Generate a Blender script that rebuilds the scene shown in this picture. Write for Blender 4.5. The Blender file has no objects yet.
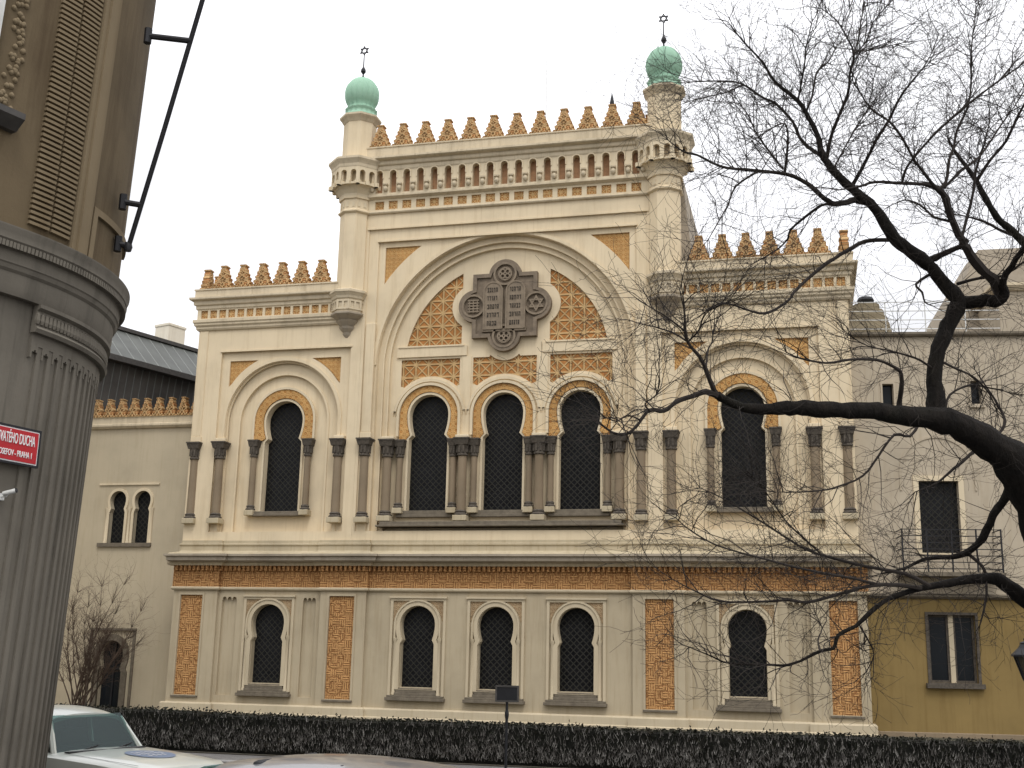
import bpy, bmesh, math, random
from math import sin, cos, pi, radians, sqrt, atan2
from mathutils import Vector, Matrix
from mathutils.geometry import tessellate_polygon

S = bpy.context.scene
COL = S.collection

# ------------------------------------------------------------------ camera
CAM = Vector((9.898, -37.664, 2.2))
YAW, PITCH, ROLL, FPX = -0.246974264, 0.223551090, 0.020879188, 1180.77
FWD = Vector((sin(YAW)*cos(PITCH), cos(YAW)*cos(PITCH), sin(PITCH)))
R0 = Vector((cos(YAW), -sin(YAW), 0)); U0 = R0.cross(FWD)
RGT = R0*cos(ROLL)+U0*sin(ROLL); UPV = U0*cos(ROLL)-R0*sin(ROLL)
cd = bpy.data.cameras.new('camera'); cam = bpy.data.objects.new('camera', cd); COL.objects.link(cam)
m = Matrix((RGT, UPV, -FWD)).transposed().to_4x4(); m.translation = CAM
cam.matrix_world = m
cd.sensor_width = 36; cd.lens = FPX*36/1024; cd.clip_end = 2000; cd.clip_start = 0.1
S.camera = cam

def ray(px, py):
    return FWD + RGT*((px-512)/FPX) - UPV*((py-384)/FPX)
def P(px, py, d):
    'point at depth d metres along the view axis, used to survey the place'
    return CAM + ray(px, py)*d
def onY(px, py, y):
    r = ray(px, py); return CAM + r*((y-CAM.y)/r.y)
def plan(u, d):
    'ground-plan point: u metres right, d metres ahead of the camera'
    return Vector((CAM.x + d*sin(YAW) + u*cos(YAW), CAM.y + d*cos(YAW) - u*sin(YAW)))

# ------------------------------------------------------------------ materials
def nt(name):
    mt = bpy.data.materials.new(name); mt.use_nodes = True
    t = mt.node_tree; b = t.nodes['Principled BSDF']
    return mt, t, b
def N(t, typ, **kw):
    n = t.nodes.new(typ)
    for k, v in kw.items():
        if k.startswith('i_'): n.inputs[int(k[2:])].default_value = v
        else: setattr(n, k, v)
    return n
def math_(t, op, a, b=None, c=None):
    n = t.nodes.new('ShaderNodeMath'); n.operation = op
    for i, v in enumerate((a, b, c)):
        if v is None: continue
        if isinstance(v, (int, float)): n.inputs[i].default_value = v
        else: t.links.new(v, n.inputs[i])
    return n.outputs[0]
def ramp(t, fac, stops):
    r = t.nodes.new('ShaderNodeValToRGB')
    while len(r.color_ramp.elements) < len(stops): r.color_ramp.elements.new(0.5)
    for e, (p, c) in zip(r.color_ramp.elements, stops):
        e.position = p; e.color = (c[0], c[1], c[2], 1)
    t.links.new(fac, r.inputs[0]); return r.outputs[0]
def mixc(t, fac, a, b, mode='MIX'):
    n = t.nodes.new('ShaderNodeMix'); n.data_type = 'RGBA'; n.blend_type = mode
    for s, v in ((n.inputs[0], fac), (n.inputs[6], a), (n.inputs[7], b)):
        if isinstance(v, (int, float)): s.default_value = v
        elif isinstance(v, tuple): s.default_value = (v[0], v[1], v[2], 1)
        else: t.links.new(v, s)
    return n.outputs[2]
def coords(t): return t.nodes.new('ShaderNodeTexCoord').outputs['Object']
def noise(t, co, scale, detail=4, rough=.55, stretch=None):
    if stretch:
        mp = t.nodes.new('ShaderNodeMapping'); mp.inputs['Scale'].default_value = stretch
        t.links.new(co, mp.inputs[0]); co = mp.outputs[0]
    n = t.nodes.new('ShaderNodeTexNoise'); n.inputs['Scale'].default_value = scale
    n.inputs['Detail'].default_value = detail; n.inputs['Roughness'].default_value = rough
    t.links.new(co, n.inputs['Vector']); return n.outputs['Fac']
def bump(t, b, h, strength=.3, dist=.01):
    n = t.nodes.new('ShaderNodeBump'); n.inputs['Strength'].default_value = strength
    n.inputs['Distance'].default_value = dist
    t.links.new(h, n.inputs['Height']); t.links.new(n.outputs[0], b.inputs['Normal'])

def plaster(name, c, var=.18, streak=.25, dirt=(.30,.26,.20), rough=.9, grain=35):
    mt, t, b = nt(name); co = coords(t)
    n1 = noise(t, co, .55, 6, .6); n2 = noise(t, co, 2.2, 5, .65, (1.6, 1.6, .16)); n3 = noise(t, co, grain, 3)
    d = tuple(x*(1-var) for x in c); l = tuple(min(1, x*(1+var*.6)) for x in c)
    base = ramp(t, n1, [(.3, d), (.5, c), (.72, l)])
    n4 = noise(t, co, 5.5, 4, .6, (1.8, 1.8, .09))
    st = ramp(t, math_(t, 'MAXIMUM', n2, math_(t, 'SUBTRACT', n4, .03)), [(.52, (0,0,0)), (.74, (1,1,1))])
    f = math_(t, 'MULTIPLY', st, streak)
    base = mixc(t, f, base, tuple(x*y*2.0 for x, y in zip(c, dirt)))
    t.links.new(base, b.inputs['Base Color']); b.inputs['Roughness'].default_value = rough
    b.inputs['Specular IOR Level'].default_value = .25
    h = math_(t, 'ADD', math_(t, 'MULTIPLY', n3, .5), n1)
    bump(t, b, h, .25, .012)
    return mt

def lattice(name, ground, strap, p, w=.22, extra=None, var=.25, rough=.85, bumpd=.03, rings=True, swap=False):
    'interlaced strapwork: four families of straps plus rosettes, object x / z in metres'
    mt, t, b = nt(name); co = coords(t)
    sx = t.nodes.new('ShaderNodeSeparateXYZ'); t.links.new(co, sx.inputs[0])
    x, z = sx.outputs['X'], sx.outputs['Z']
    if swap: x = sx.outputs['Y']
    dist = None
    def fam(u, per):
        return math_(t, 'DIVIDE', math_(t, 'PINGPONG', u, per/2), per/2)
    a = fam(x, p); c = fam(z, p)
    xp = math_(t, 'ADD', x, z); xm = math_(t, 'SUBTRACT', x, z)
    e = fam(xp, p); f = fam(xm, p)
    dist = math_(t, 'MINIMUM', math_(t, 'MINIMUM', a, c), math_(t, 'MINIMUM', e, f))
    if rings:
        cx = math_(t, 'SUBTRACT', math_(t, 'PINGPONG', x, p), p/2); cz = math_(t, 'SUBTRACT', math_(t, 'PINGPONG', z, p), p/2)
        rr = math_(t, 'SQRT', math_(t, 'ADD', math_(t, 'MULTIPLY', cx, cx), math_(t, 'MULTIPLY', cz, cz)))
        rd = math_(t, 'DIVIDE', math_(t, 'ABSOLUTE', math_(t, 'SUBTRACT', rr, p*.33)), p/2)
        dist = math_(t, 'MINIMUM', math_(t, 'MINIMUM', a, c), math_(t, 'MINIMUM', rd, math_(t, 'MAXIMUM', e, f)))
    mr = t.nodes.new('ShaderNodeMapRange'); mr.inputs[1].default_value = w*.6; mr.inputs[2].default_value = w*1.5
    mr.inputs[3].default_value = 1; mr.inputs[4].default_value = 0; t.links.new(dist, mr.inputs[0])
    mask = mr.outputs[0]
    n1 = noise(t, co, 3.5, 5, .7); n2 = noise(t, co, .9, 3)
    col = mixc(t, mask, ground, strap)
    v = ramp(t, n1, [(.3, (1-var,)*3), (.7, (1+var*.3,)*3)])
    col = mixc(t, 1.0, col, v, 'MULTIPLY')
    v2 = ramp(t, n2, [(.35, (.82, .80, .78)), (.65, (1, 1, 1))])
    col = mixc(t, 1.0, col, v2, 'MULTIPLY')
    t.links.new(col, b.inputs['Base Color']); b.inputs['Roughness'].default_value = rough
    b.inputs['Specular IOR Level'].default_value = .2
    bump(t, b, mask, .9, bumpd)
    return mt

def fret(name, ground, strap, bw, bh, ring_p, ring_c=(0, 0), var=.25):
    'moulded terracotta: broken meander courses with large ring medallions'
    mt, t, b = nt(name); co = coords(t)
    sx = t.nodes.new('ShaderNodeSeparateXYZ'); t.links.new(co, sx.inputs[0]); x, z = sx.outputs['X'], sx.outputs['Z']
    par = math_(t, 'MODULO', math_(t, 'ADD', math_(t, 'FLOOR', math_(t, 'DIVIDE', math_(t, 'ADD', x, 100*bw), bw)), math_(t, 'FLOOR', math_(t, 'DIVIDE', math_(t, 'ADD', z, 100*bw), bw))), 2)
    sp_ = bw/bh
    def stripe(u):
        q = math_(t, 'DIVIDE', math_(t, 'PINGPONG', math_(t, 'ADD', u, 100*bw), bw/6), bw/6)
        mr = t.nodes.new('ShaderNodeMapRange'); mr.inputs[1].default_value = .22; mr.inputs[2].default_value = .55
        mr.inputs[3].default_value = 1; mr.inputs[4].default_value = 0; t.links.new(q, mr.inputs[0]); return mr.outputs[0]
    s1, s2 = stripe(x), stripe(z)
    m1 = math_(t, 'ADD', math_(t, 'MULTIPLY', s1, par), math_(t, 'MULTIPLY', s2, math_(t, 'SUBTRACT', 1.0, par)))
    cx = math_(t, 'SUBTRACT', math_(t, 'PINGPONG', math_(t, 'ADD', x, ring_c[0]), ring_p), ring_p/2)
    cz = math_(t, 'SUBTRACT', math_(t, 'PINGPONG', math_(t, 'ADD', z, ring_c[1]), ring_p), ring_p/2)
    rr = math_(t, 'SQRT', math_(t, 'ADD', math_(t, 'MULTIPLY', cx, cx), math_(t, 'MULTIPLY', cz, cz)))
    def band(r0, w):
        mr = t.nodes.new('ShaderNodeMapRange'); mr.inputs[1].default_value = w*.5; mr.inputs[2].default_value = w
        mr.inputs[3].default_value = 1; mr.inputs[4].default_value = 0
        t.links.new(math_(t, 'ABSOLUTE', math_(t, 'SUBTRACT', rr, r0)), mr.inputs[0]); return mr.outputs[0]
    k1 = band(ring_p*.36, .035); k2 = band(ring_p*.17, .035)
    dark = math_(t, 'MAXIMUM', m1, math_(t, 'MULTIPLY', math_(t, 'MAXIMUM', k1, k2), .8))
    n1 = noise(t, co, 3.5, 5, .7); n2 = noise(t, co, 14, 3, .6)
    dark = math_(t, 'MULTIPLY', dark, ramp(t, n2, [(.34, (.15,)*3), (.60, (1,)*3)]))
    col = mixc(t, dark, strap, ground)
    col = mixc(t, 1.0, col, ramp(t, n1, [(.3, (1-var,)*3), (.7, (1+var*.3,)*3)]), 'MULTIPLY')
    t.links.new(col, b.inputs['Base Color']); b.inputs['Roughness'].default_value = .88; b.inputs['Specular IOR Level'].default_value = .2
    bump(t, b, math_(t, 'SUBTRACT', 1.0, dark), .9, .03)
    return mt

def simple(name, c, rough=.6, metal=0, var=.15, scale=8, spec=.4, coat=0, bmp=0):
    mt, t, b = nt(name); co = coords(t); n1 = noise(t, co, scale, 5, .6)
    d = tuple(x*(1-var) for x in c); l = tuple(min(1, x*(1+var)) for x in c)
    t.links.new(ramp(t, n1, [(.3, d), (.7, l)]), b.inputs['Base Color'])
    b.inputs['Roughness'].default_value = rough; b.inputs['Metallic'].default_value = metal
    b.inputs['Specular IOR Level'].default_value = spec
    if coat: b.inputs['Coat Weight'].default_value = coat; b.inputs['Coat Roughness'].default_value = .08
    if bmp: bump(t, b, n1, bmp, .02)
    return mt

M = {}
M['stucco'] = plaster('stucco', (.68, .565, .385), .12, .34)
M['stucco_low_shade'] = plaster('shaded ground floor stucco', (.435, .365, .25), .14, .36)  # darker copy of stucco: weaker light at street level painted into the colour
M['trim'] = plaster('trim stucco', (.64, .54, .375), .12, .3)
M['trim_low_shade'] = plaster('shaded ground floor trim', (.52, .44, .305), .12, .3)  # trim darkened the same way, ground floor shade put into its colour
M['cornice'] = plaster('weathered cornice', (.58, .49, .345), .2, .45, (.2, .18, .15))
M['upper'] = plaster('weathered base stucco', (.46, .39, .265), .2, .5)
M['ledge'] = plaster('grey ledge', (.34, .29, .22), .3, .5, (.25, .22, .2))
M['annex'] = plaster('annex stucco', (.475, .405, .285), .12, .25)
M['annex_grey'] = plaster('grey plaster', (.44, .375, .28), .16, .35)
M['annex_yellow'] = plaster('yellow plaster', (.23, .16, .06), .18, .4)
M['fret'] = lattice('terracotta fretwork', (.60, .28, .085), (.56, .38, .19), .26, .2)
M['fret'].name = 'terracotta fretwork'
M['panel'] = fret('terracotta panel', (.24, .10, .034), (.56, .31, .125), .225, .11, .84, (.02, .26))
M['frieze'] = fret('terracotta frieze', (.28, .12, .042), (.55, .30, .12), .245, .105, .74, (0, .18))
M['spandrel'] = lattice('ribbed terracotta', (.52, .26, .085), (.62, .38, .15), .16, .2, rings=False, bumpd=.012)
M['fan'] = lattice('strapwork terracotta', (.47, .21, .065), (.62, .42, .20), .46, .15, bumpd=.06, rings=False)
M['ring'] = lattice('terracotta ring', (.50, .23, .065), (.62, .37, .14), .22, .2, bumpd=.012)
M['merlon'] = lattice('terracotta merlon', (.53, .26, .10), (.64, .43, .21), .30, .18, var=.35, bumpd=.03)
M['square'] = lattice('terracotta square', (.52, .24, .08), (.66, .44, .20), .20, .20, rings=False, bumpd=.02)
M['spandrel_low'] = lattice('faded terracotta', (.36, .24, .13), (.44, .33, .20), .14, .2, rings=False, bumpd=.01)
M['niche'] = simple('niche terracotta', (.34, .195, .105), .9, var=.3, scale=5)
M['dark_stone'] = plaster('red brown stone', (.24, .185, .122), .2, .3)
M['cap_stone'] = simple('blackened capital stone', (.082, .068, .052), .85, var=.4, scale=14, bmp=.5)
M['sill_stone'] = simple('sill stone', (.15, .125, .09), .85, var=.25, scale=6)
M['relief'] = simple('grey relief stone', (.18, .14, .098), .85, var=.25, scale=5, bmp=.3)
M['relief_light'] = simple('light relief stone', (.21, .165, .115), .85, var=.2, scale=6)
M['relief_dark'] = simple('dark relief stone', (.05, .04, .03), .9)
M['copper'] = plaster('green copper', (.30, .485, .355), .2, .5, (.30, .36, .33), rough=.7)
M['iron'] = simple('black iron', (.018, .018, .02), .55, .3)
M['slate'] = simple('dark slate', (.06, .055, .05), .7, var=.3)
M['grey_corner'] = plaster('soot grey render', (.150, .134, .108), .42, .85, (.25, .25, .25))
M['brown_corner'] = plaster('brown render', (.130, .097, .056), .42, .85, (.25, .22, .2))
M['brown_light'] = plaster('light brown render', (.205, .158, .096), .2, .35)
M['white'] = simple('white enamel', (.75, .75, .74), .35, var=.03)
M['red'] = simple('red enamel', (.42, .012, .018), .3, var=.08)
M['chimney'] = plaster('pale chimney', (.72, .66, .54), .1, .3)
M['rubber'] = simple('rubber', (.02, .02, .02), .8)
M['chrome'] = simple('chrome', (.6, .6, .6), .2, 1, var=.02)
M['rail'] = simple('white rail', (.6, .6, .57), .5)

def window_mat():
    mt, t, b = nt('leaded glass'); co = coords(t)
    sx = t.nodes.new('ShaderNodeSeparateXYZ'); t.links.new(co, sx.inputs[0]); x, z = sx.outputs['X'], sx.outputs['Z']
    def fam(u, per): return math_(t, 'DIVIDE', math_(t, 'PINGPONG', u, per/2), per/2)
    p = .21
    e = fam(math_(t, 'ADD', x, z), p); f = fam(math_(t, 'SUBTRACT', x, z), p); a = fam(x, p); c = fam(z, p)
    d1 = math_(t, 'MINIMUM', e, f); d2 = math_(t, 'MAXIMUM', a, c)
    cx = math_(t, 'SUBTRACT', math_(t, 'PINGPONG', x, p), p/2); cz = math_(t, 'SUBTRACT', math_(t, 'PINGPONG', z, p), p/2)
    rr = math_(t, 'SQRT', math_(t, 'ADD', math_(t, 'MULTIPLY', cx, cx), math_(t, 'MULTIPLY', cz, cz)))
    rd = math_(t, 'DIVIDE', math_(t, 'ABSOLUTE', math_(t, 'SUBTRACT', rr, p*.3)), p/2)
    d = d1
    mr = t.nodes.new('ShaderNodeMapRange'); mr.inputs[1].default_value = .12; mr.inputs[2].default_value = .3
    mr.inputs[3].default_value = 1; mr.inputs[4].default_value = 0; t.links.new(d, mr.inputs[0]); mask = mr.outputs[0]
    n1 = noise(t, co, 2.5, 2)
    g = ramp(t, n1, [(.35, (.004, .004, .005)), (.65, (.009, .009, .010))])
    col = mixc(t, mask, g, (.027, .026, .021))
    t.links.new(col, b.inputs['Base Color'])
    ro = math_(t, 'ADD', math_(t, 'MULTIPLY', mask, .35), .32); t.links.new(ro, b.inputs['Roughness'])
    b.inputs['Specular IOR Level'].default_value = .14
    bump(t, b, math_(t, 'ADD', mask, math_(t, 'MULTIPLY', noise(t, co, 6, 2), .6)), .35, .015)
    return mt
M['lead'] = window_mat()
def glass_mat(name, c=(.012, .014, .016), r=.08, spec=.2):
    mt, t, b = nt(name); b.inputs['Base Color'].default_value = (*c, 1); b.inputs['Roughness'].default_value = r
    b.inputs['Specular IOR Level'].default_value = spec
    n1 = noise(t, coords(t), 1.1, 1); bump(t, b, n1, .06, .02)
    return mt
M['glass'] = glass_mat('window glass', spec=.12)
M['car_glass'] = glass_mat('car glass', (.035, .065, .065), .03, .28)

def car_glass():
    mt, t, b = nt('car glass')
    b.inputs['Base Color'].default_value = (.02, .03, .03, 1); b.inputs['Roughness'].default_value = .02
    tr = t.nodes.new('ShaderNodeBsdfTransparent'); tr.inputs[0].default_value = (.40, .52, .50, 1)
    mx = t.nodes.new('ShaderNodeMixShader'); fr = t.nodes.new('ShaderNodeLayerWeight'); fr.inputs[0].default_value = .5
    fac = math_(t, 'ADD', math_(t, 'MULTIPLY', math_(t, 'POWER', fr.outputs['Facing'], 4.0), .5), .035); t.links.new(fac, mx.inputs[0])
    gl = t.nodes.new('ShaderNodeBsdfGlossy'); gl.inputs[0].default_value = (.9, 1, 1, 1); gl.inputs[1].default_value = .03
    t.links.new(tr.outputs[0], mx.inputs[1]); t.links.new(gl.outputs[0], mx.inputs[2])
    t.links.new(mx.outputs[0], t.nodes['Material Output'].inputs[0]); return mt
M['car_glass'] = car_glass()
M['seat'] = simple('dark seat cloth', (.03, .03, .032), .9)

def seam_mat(name, c, per, axis='X'):
    mt, t, b = nt(name); co = coords(t); sx = t.nodes.new('ShaderNodeSeparateXYZ'); t.links.new(co, sx.inputs[0])
    u = math_(t, 'DIVIDE', math_(t, 'PINGPONG', sx.outputs[axis], per/2), per/2)
    mr = t.nodes.new('ShaderNodeMapRange'); mr.inputs[1].default_value = .08; mr.inputs[2].default_value = .2
    mr.inputs[3].default_value = 1; mr.inputs[4].default_value = 0; t.links.new(u, mr.inputs[0])
    n1 = noise(t, co, 1.2, 5)
    base = ramp(t, n1, [(.3, tuple(x*.7 for x in c)), (.7, tuple(x*1.25 for x in c))])
    base = mixc(t, math_(t, 'MULTIPLY', mr.outputs[0], .7), base, (.21, .22, .20))
    t.links.new(base, b.inputs['Base Color']); b.inputs['Roughness'].default_value = .55
    bump(t, b, mr.outputs[0], 1, .05); return mt
M['seam_roof'] = seam_mat('standing seam roof', (.075, .080, .070), .62)
M['seam_wall'] = seam_mat('dark seamed cladding', (.085, .078, .07), .35)

def bark_mat():
    mt, t, b = nt('bark'); co = coords(t)
    n1 = noise(t, co, 9, 6, .7, (1, 1, .35)); n2 = noise(t, co, 1.3, 3)
    c = ramp(t, n1, [(.3, (.005, .004, .0032)), (.6, (.015, .012, .0095)), (.8, (.036, .030, .023))])
    c = mixc(t, math_(t, 'MULTIPLY', ramp(t, n2, [(.55, (0,0,0)), (.75, (1,1,1))]), .3), c, (.018, .02, .009))
    t.links.new(c, b.inputs['Base Color']); b.inputs['Roughness'].default_value = .9
    b.inputs['Specular IOR Level'].default_value = .2
    bump(t, b, n1, 1, .07); return mt
M['bark'] = bark_mat()
M['twig'] = simple('twig bark', (.034, .028, .024), .85, var=.3, scale=2, spec=.2)
M['shrub'] = simple('shrub bark', (.085, .058, .042), .85, var=.3, scale=2, spec=.2)
M['hedge_core'] = simple('hedge interior', (.010, .010, .008), .95, var=.4, scale=6, spec=.1)
def leafy(name, stops, scale):
    mt, t, b = nt(name); n1 = noise(t, coords(t), scale, 4, .7)
    t.links.new(ramp(t, n1, stops), b.inputs['Base Color']); b.inputs['Roughness'].default_value = .8
    b.inputs['Specular IOR Level'].default_value = .25; return mt
M['hedge_leaf'] = leafy('hedge leaves', [(.3, (.006, .007, .004)), (.5, (.014, .015, .008)), (.72, (.03, .022, .014))], 1.7)
M['hedge_twig'] = leafy('hedge twigs', [(.3, (.03, .026, .022)), (.5, (.12, .11, .10)), (.68, (.48, .46, .42))], 9)

def ground_mat(name, c1, c2, sc, brick=None):
    mt, t, b = nt(name); co = coords(t); n1 = noise(t, co, sc, 6, .65); n2 = noise(t, co, sc*30, 2)
    c = ramp(t, n1, [(.3, c1), (.7, c2)])
    h = n2
    if brick:
        br = t.nodes.new('ShaderNodeTexBrick'); br.inputs['Scale'].default_value = brick
        br.inputs['Color1'].default_value = (1, 1, 1, 1); br.inputs['Color2'].default_value = (.75, .75, .75, 1)
        br.inputs['Mortar'].default_value = (.3, .3, .3, 1); br.inputs['Mortar Size'].default_value = .03
        t.links.new(co, br.inputs[0]); c = mixc(t, 1, c, br.outputs[0], 'MULTIPLY')
    t.links.new(c, b.inputs['Base Color']); b.inputs['Roughness'].default_value = .85
    bump(t, b, h, .3, .01); return mt
M['asphalt'] = ground_mat('asphalt', (.035, .035, .036), (.07, .068, .065), .8)
M['paving'] = ground_mat('grey setts', (.13, .12, .11), (.21, .20, .185), .6, 7)
M['soil'] = ground_mat('winter ground', (.05, .05, .03), (.09, .075, .05), .5)
M['kerb'] = ground_mat('granite kerb', (.18, .175, .165), (.27, .26, .25), 2)

# ------------------------------------------------------------------ mesh helpers
class B:
    def __init__(s): s.v = []; s.f = []
    def add(s, vs, fs):
        o = len(s.v); s.v += [tuple(p) for p in vs]; s.f += [tuple(i+o for i in f) for f in fs]; return s
    def box(s, x0, x1, y0, y1, z0, z1, T=None):
        vs = [(x, y, z) for z in (z0, z1) for y in (y0, y1) for x in (x0, x1)]
        if T: vs = [T @ Vector(p) for p in vs]
        return s.add(vs, [(0,2,3,1), (4,5,7,6), (0,1,5,4), (2,6,7,3), (0,4,6,2), (1,3,7,5)])
    def plate(s, outer, holes=(), y0=0., y1=.1, T=None, back=True):
        loops = [list(outer)] + [list(h) for h in holes]
        flat = [p for l in loops for p in l]
        tris = tessellate_polygon([[Vector((p[0], p[1], 0)) for p in l] for l in loops])
        n = len(flat)
        vs = [Vector((p[0], y0, p[1])) for p in flat] + [Vector((p[0], y1, p[1])) for p in flat]
        fs = []
        for t in tris:
            a, b, c = (flat[i] for i in t)
            ar = (b[0]-a[0])*(c[1]-a[1])-(b[1]-a[1])*(c[0]-a[0])
            if abs(ar) < 1e-9: continue
            t = tuple(t) if ar > 0 else tuple(reversed(t))
            fs.append(t)
            if back: fs.append(tuple(i+n for i in reversed(t)))
        o = 0
        for li, l in enumerate(loops):
            k = len(l)
            ar = sum(l[i][0]*l[(i+1) % k][1]-l[(i+1) % k][0]*l[i][1] for i in range(k))
            fw = (ar > 0) == (li == 0)
            for i in range(k):
                a, b = o+i, o+(i+1) % k
                fs.append((b, a, a+n, b+n) if fw else (a, b, b+n, a+n))
            o += k
        if T: vs = [T @ p for p in vs]
        return s.add(vs, fs)
    def sweep(s, path, prof, closed=False):
        'prof = closed polygon of (out, z); out is to the right of the travel direction'
        n = len(path); offs = []
        for i in range(n):
            p = Vector(path[i]); ns = []
            if i > 0 or closed:
                d = (p-Vector(path[i-1])).normalized(); ns.append(Vector((d.y, -d.x)))
            if i < n-1 or closed:
                d = (Vector(path[(i+1) % n])-p).normalized(); ns.append(Vector((d.y, -d.x)))
            if len(ns) == 2:
                mm = ns[0]+ns[1]; mm = mm/ max(.25, (1+ns[0].dot(ns[1])))
            else: mm = ns[0]
            offs.append(mm)
        k = len(prof); vs = []
        for i in range(n):
            for (o, z) in prof: vs.append((path[i][0]+offs[i].x*o, path[i][1]+offs[i].y*o, z))
        fs = []
        for i in range(n if closed else n-1):
            j = (i+1) % n
            for a in range(k):
                b = (a+1) % k; fs.append((i*k+a, i*k+b, j*k+b, j*k+a))
        if not closed:
            fs.append(tuple(range(k))); fs.append(tuple((n-1)*k+a for a in reversed(range(k))))
        return s.add(vs, fs)
    def lathe(s, cx, cy, prof, n=16, a0=0., flute=None):
        vs = []
        for (r, z) in prof:
            for i in range(n):
                a = a0+2*pi*i/n; rr = r*(flute(i, n) if flute else 1)
                vs.append((cx+rr*cos(a), cy+rr*sin(a), z))
        fs = []
        for j in range(len(prof)-1):
            for i in range(n):
                i2 = (i+1) % n; fs.append((j*n+i, j*n+i2, (j+1)*n+i2, (j+1)*n+i))
        fs.append(tuple(reversed(range(n)))); fs.append(tuple((len(prof)-1)*n+i for i in range(n)))
        return s.add(vs, fs)
    def tube(s, pts, rad, k=6, cap=True):
        pts = [Vector(p) for p in pts]; n = len(pts)
        if isinstance(rad, (int, float)): rad = [rad]*n
        d = (pts[1]-pts[0]).normalized()
        a = d.orthogonal().normalized(); vs = []
        for i in range(n):
            d = (pts[min(i+1, n-1)]-pts[max(i-1, 0)])
            if d.length < 1e-9: d = Vector((0, 0, 1))
            d.normalize(); a = (a-d*a.dot(d))
            if a.length < 1e-6: a = d.orthogonal()
            a.normalize(); b = d.cross(a)
            for j in range(k):
                t = 2*pi*j/k; vs.append(pts[i]+(a*cos(t)+b*sin(t))*rad[i])
        fs = []
        for i in range(n-1):
            for j in range(k):
                j2 = (j+1) % k; fs.append((i*k+j, i*k+j2, (i+1)*k+j2, (i+1)*k+j))
        if cap:
            fs.append(tuple(reversed(range(k)))); fs.append(tuple((n-1)*k+j for j in range(k)))
        return s.add(vs, fs)
    def build(s, name, mat, parent=None, smooth=0, fix=True, bevel=0):
        me = bpy.data.meshes.new(name); me.from_pydata([tuple(p) for p in s.v], [], s.f)
        if fix:
            bm = bmesh.new(); bm.from_mesh(me); bmesh.ops.recalc_face_normals(bm, faces=bm.faces); bm.to_mesh(me); bm.free()
        o = bpy.data.objects.new(name, me); COL.objects.link(o)
        mats = mat if isinstance(mat, (list, tuple)) else [mat]
        for x in mats: me.materials.append(x)
        if smooth:
            for p in me.polygons: p.use_smooth = True
            me.set_sharp_from_angle(angle=radians(smooth))
        if bevel:
            md = o.modifiers.new('bevel', 'BEVEL'); md.width = bevel; md.segments = 2; md.limit_method = 'ANGLE'; md.angle_limit = radians(40)
        if parent: o.parent = parent
        return o

def thing(name, label, cat, loc=(0, 0, 0), rz=0, group=None):
    o = bpy.data.objects.new(name, None); COL.objects.link(o); o.location = loc; o.rotation_euler = (0, 0, rz)
    o['label'] = label; o['category'] = cat
    if group: o['group'] = group
    return o
def struct(o): o['kind'] = 'structure'; return o

def arc(cx, cz, r, a0, a1, n=24):
    return [(cx+r*cos(a0+(a1-a0)*i/n), cz+r*sin(a0+(a1-a0)*i/n)) for i in range(n+1)]
def archp(cx, cz, r, zb, n=32):
    'arch outline: straight jambs from zb up to a semicircle'
    return [(cx+r, zb)] + arc(cx, cz, r, 0, pi, n) + [(cx-r, zb)]
def keyhole(cx, cz, r, hw, zp, ph, zb, n=28, grow=0.):
    'horseshoe window outline, counter-clockwise from bottom right'
    r, hw, ph, = r+grow, hw+grow, ph+grow; zb = zb-grow*.0
    R = [(cx+hw, zb), (cx+hw, zp-.14), (cx+ph, zp-.02)]
    for i in range(8, 0, -1):
        s = i/8; R.append((cx+r-(r-ph)*s*s, cz-(cz-zp)*s))
    top = arc(cx, cz, r, 0, pi, n)
    L = [(2*cx-x, z) for x, z in reversed(R)]
    return R+top+L
def rect(x0, x1, z0, z1): return [(x0, z0), (x1, z0), (x1, z1), (x0, z1)]
def mir(poly): return [(-x, z) for x, z in reversed(poly)]
def ringp(cx, cz, r0, r1, zb, n=28):
    return archp(cx, cz, r1, zb, n) + list(reversed(archp(cx, cz, r0, zb, n)))

# ================================================================== SYNAGOGUE
T = thing('synagogue', 'ornate cream and orange building with twin green domed turrets and horseshoe windows', 'building')
W = []
def part(b, name, mat, smooth=0, bevel=0, parent=None): return b.build(name, M[mat], parent or T, smooth, bevel=bevel)

# --- ground floor
g = B()
PIL = [(-11.58, -9.92), (-6.10, -4.47), (4.47, 6.10), (9.92, 11.58)]
gw = [(-8.0, .93), (-2.65, .96), (0., .96), (2.65, .96), (8.0, .93)]
WR = dict(r=.585, hw=.565, ph=.50)
def gkey(cx, grow=0, zb=1.03): return keyhole(cx, 3.04, .585, .565, 2.55, .50, zb, grow=grow)
# recessed wall between pilasters, with window openings
def blind(x0, x1):
    c = (x0+x1)/2; w = x1-x0
    pts = [(x0, .60), (x1, .60), (x1, 3.74)]
    for i in range(3):
        cx = x1-w/6-(w/3)*i
        pts += arc(cx, 3.80, w/6*.86, -.25, pi+.25, 8)
    pts += [(x0, 3.74)]
    return pts
for (x0, x1) in ((-11.58, -4.40), (-4.40, 4.40), (4.40, 11.58)):
    holes = [gkey(c) for c, h in gw if x0 < c < x1]
    if x0 < -5: holes += [blind(-9.79, -9.23), blind(-6.78, -6.31)]
    if x0 > 0: holes += [blind(9.23, 9.79), blind(6.31, 6.78)]
    g.plate(rect(x0, x1, -.1, 5.05), holes, .13, .50)
for x0, x1, pr in ((-9.9, -9.1, 0), (-6.9, -6.2, 0), (9.1, 9.9, 0), (6.2, 6.9, 0)):
    g.box(x0, x1, .24, .45, .5, 4.0)
part(g, 'wall', 'stucco_low_shade')
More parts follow.
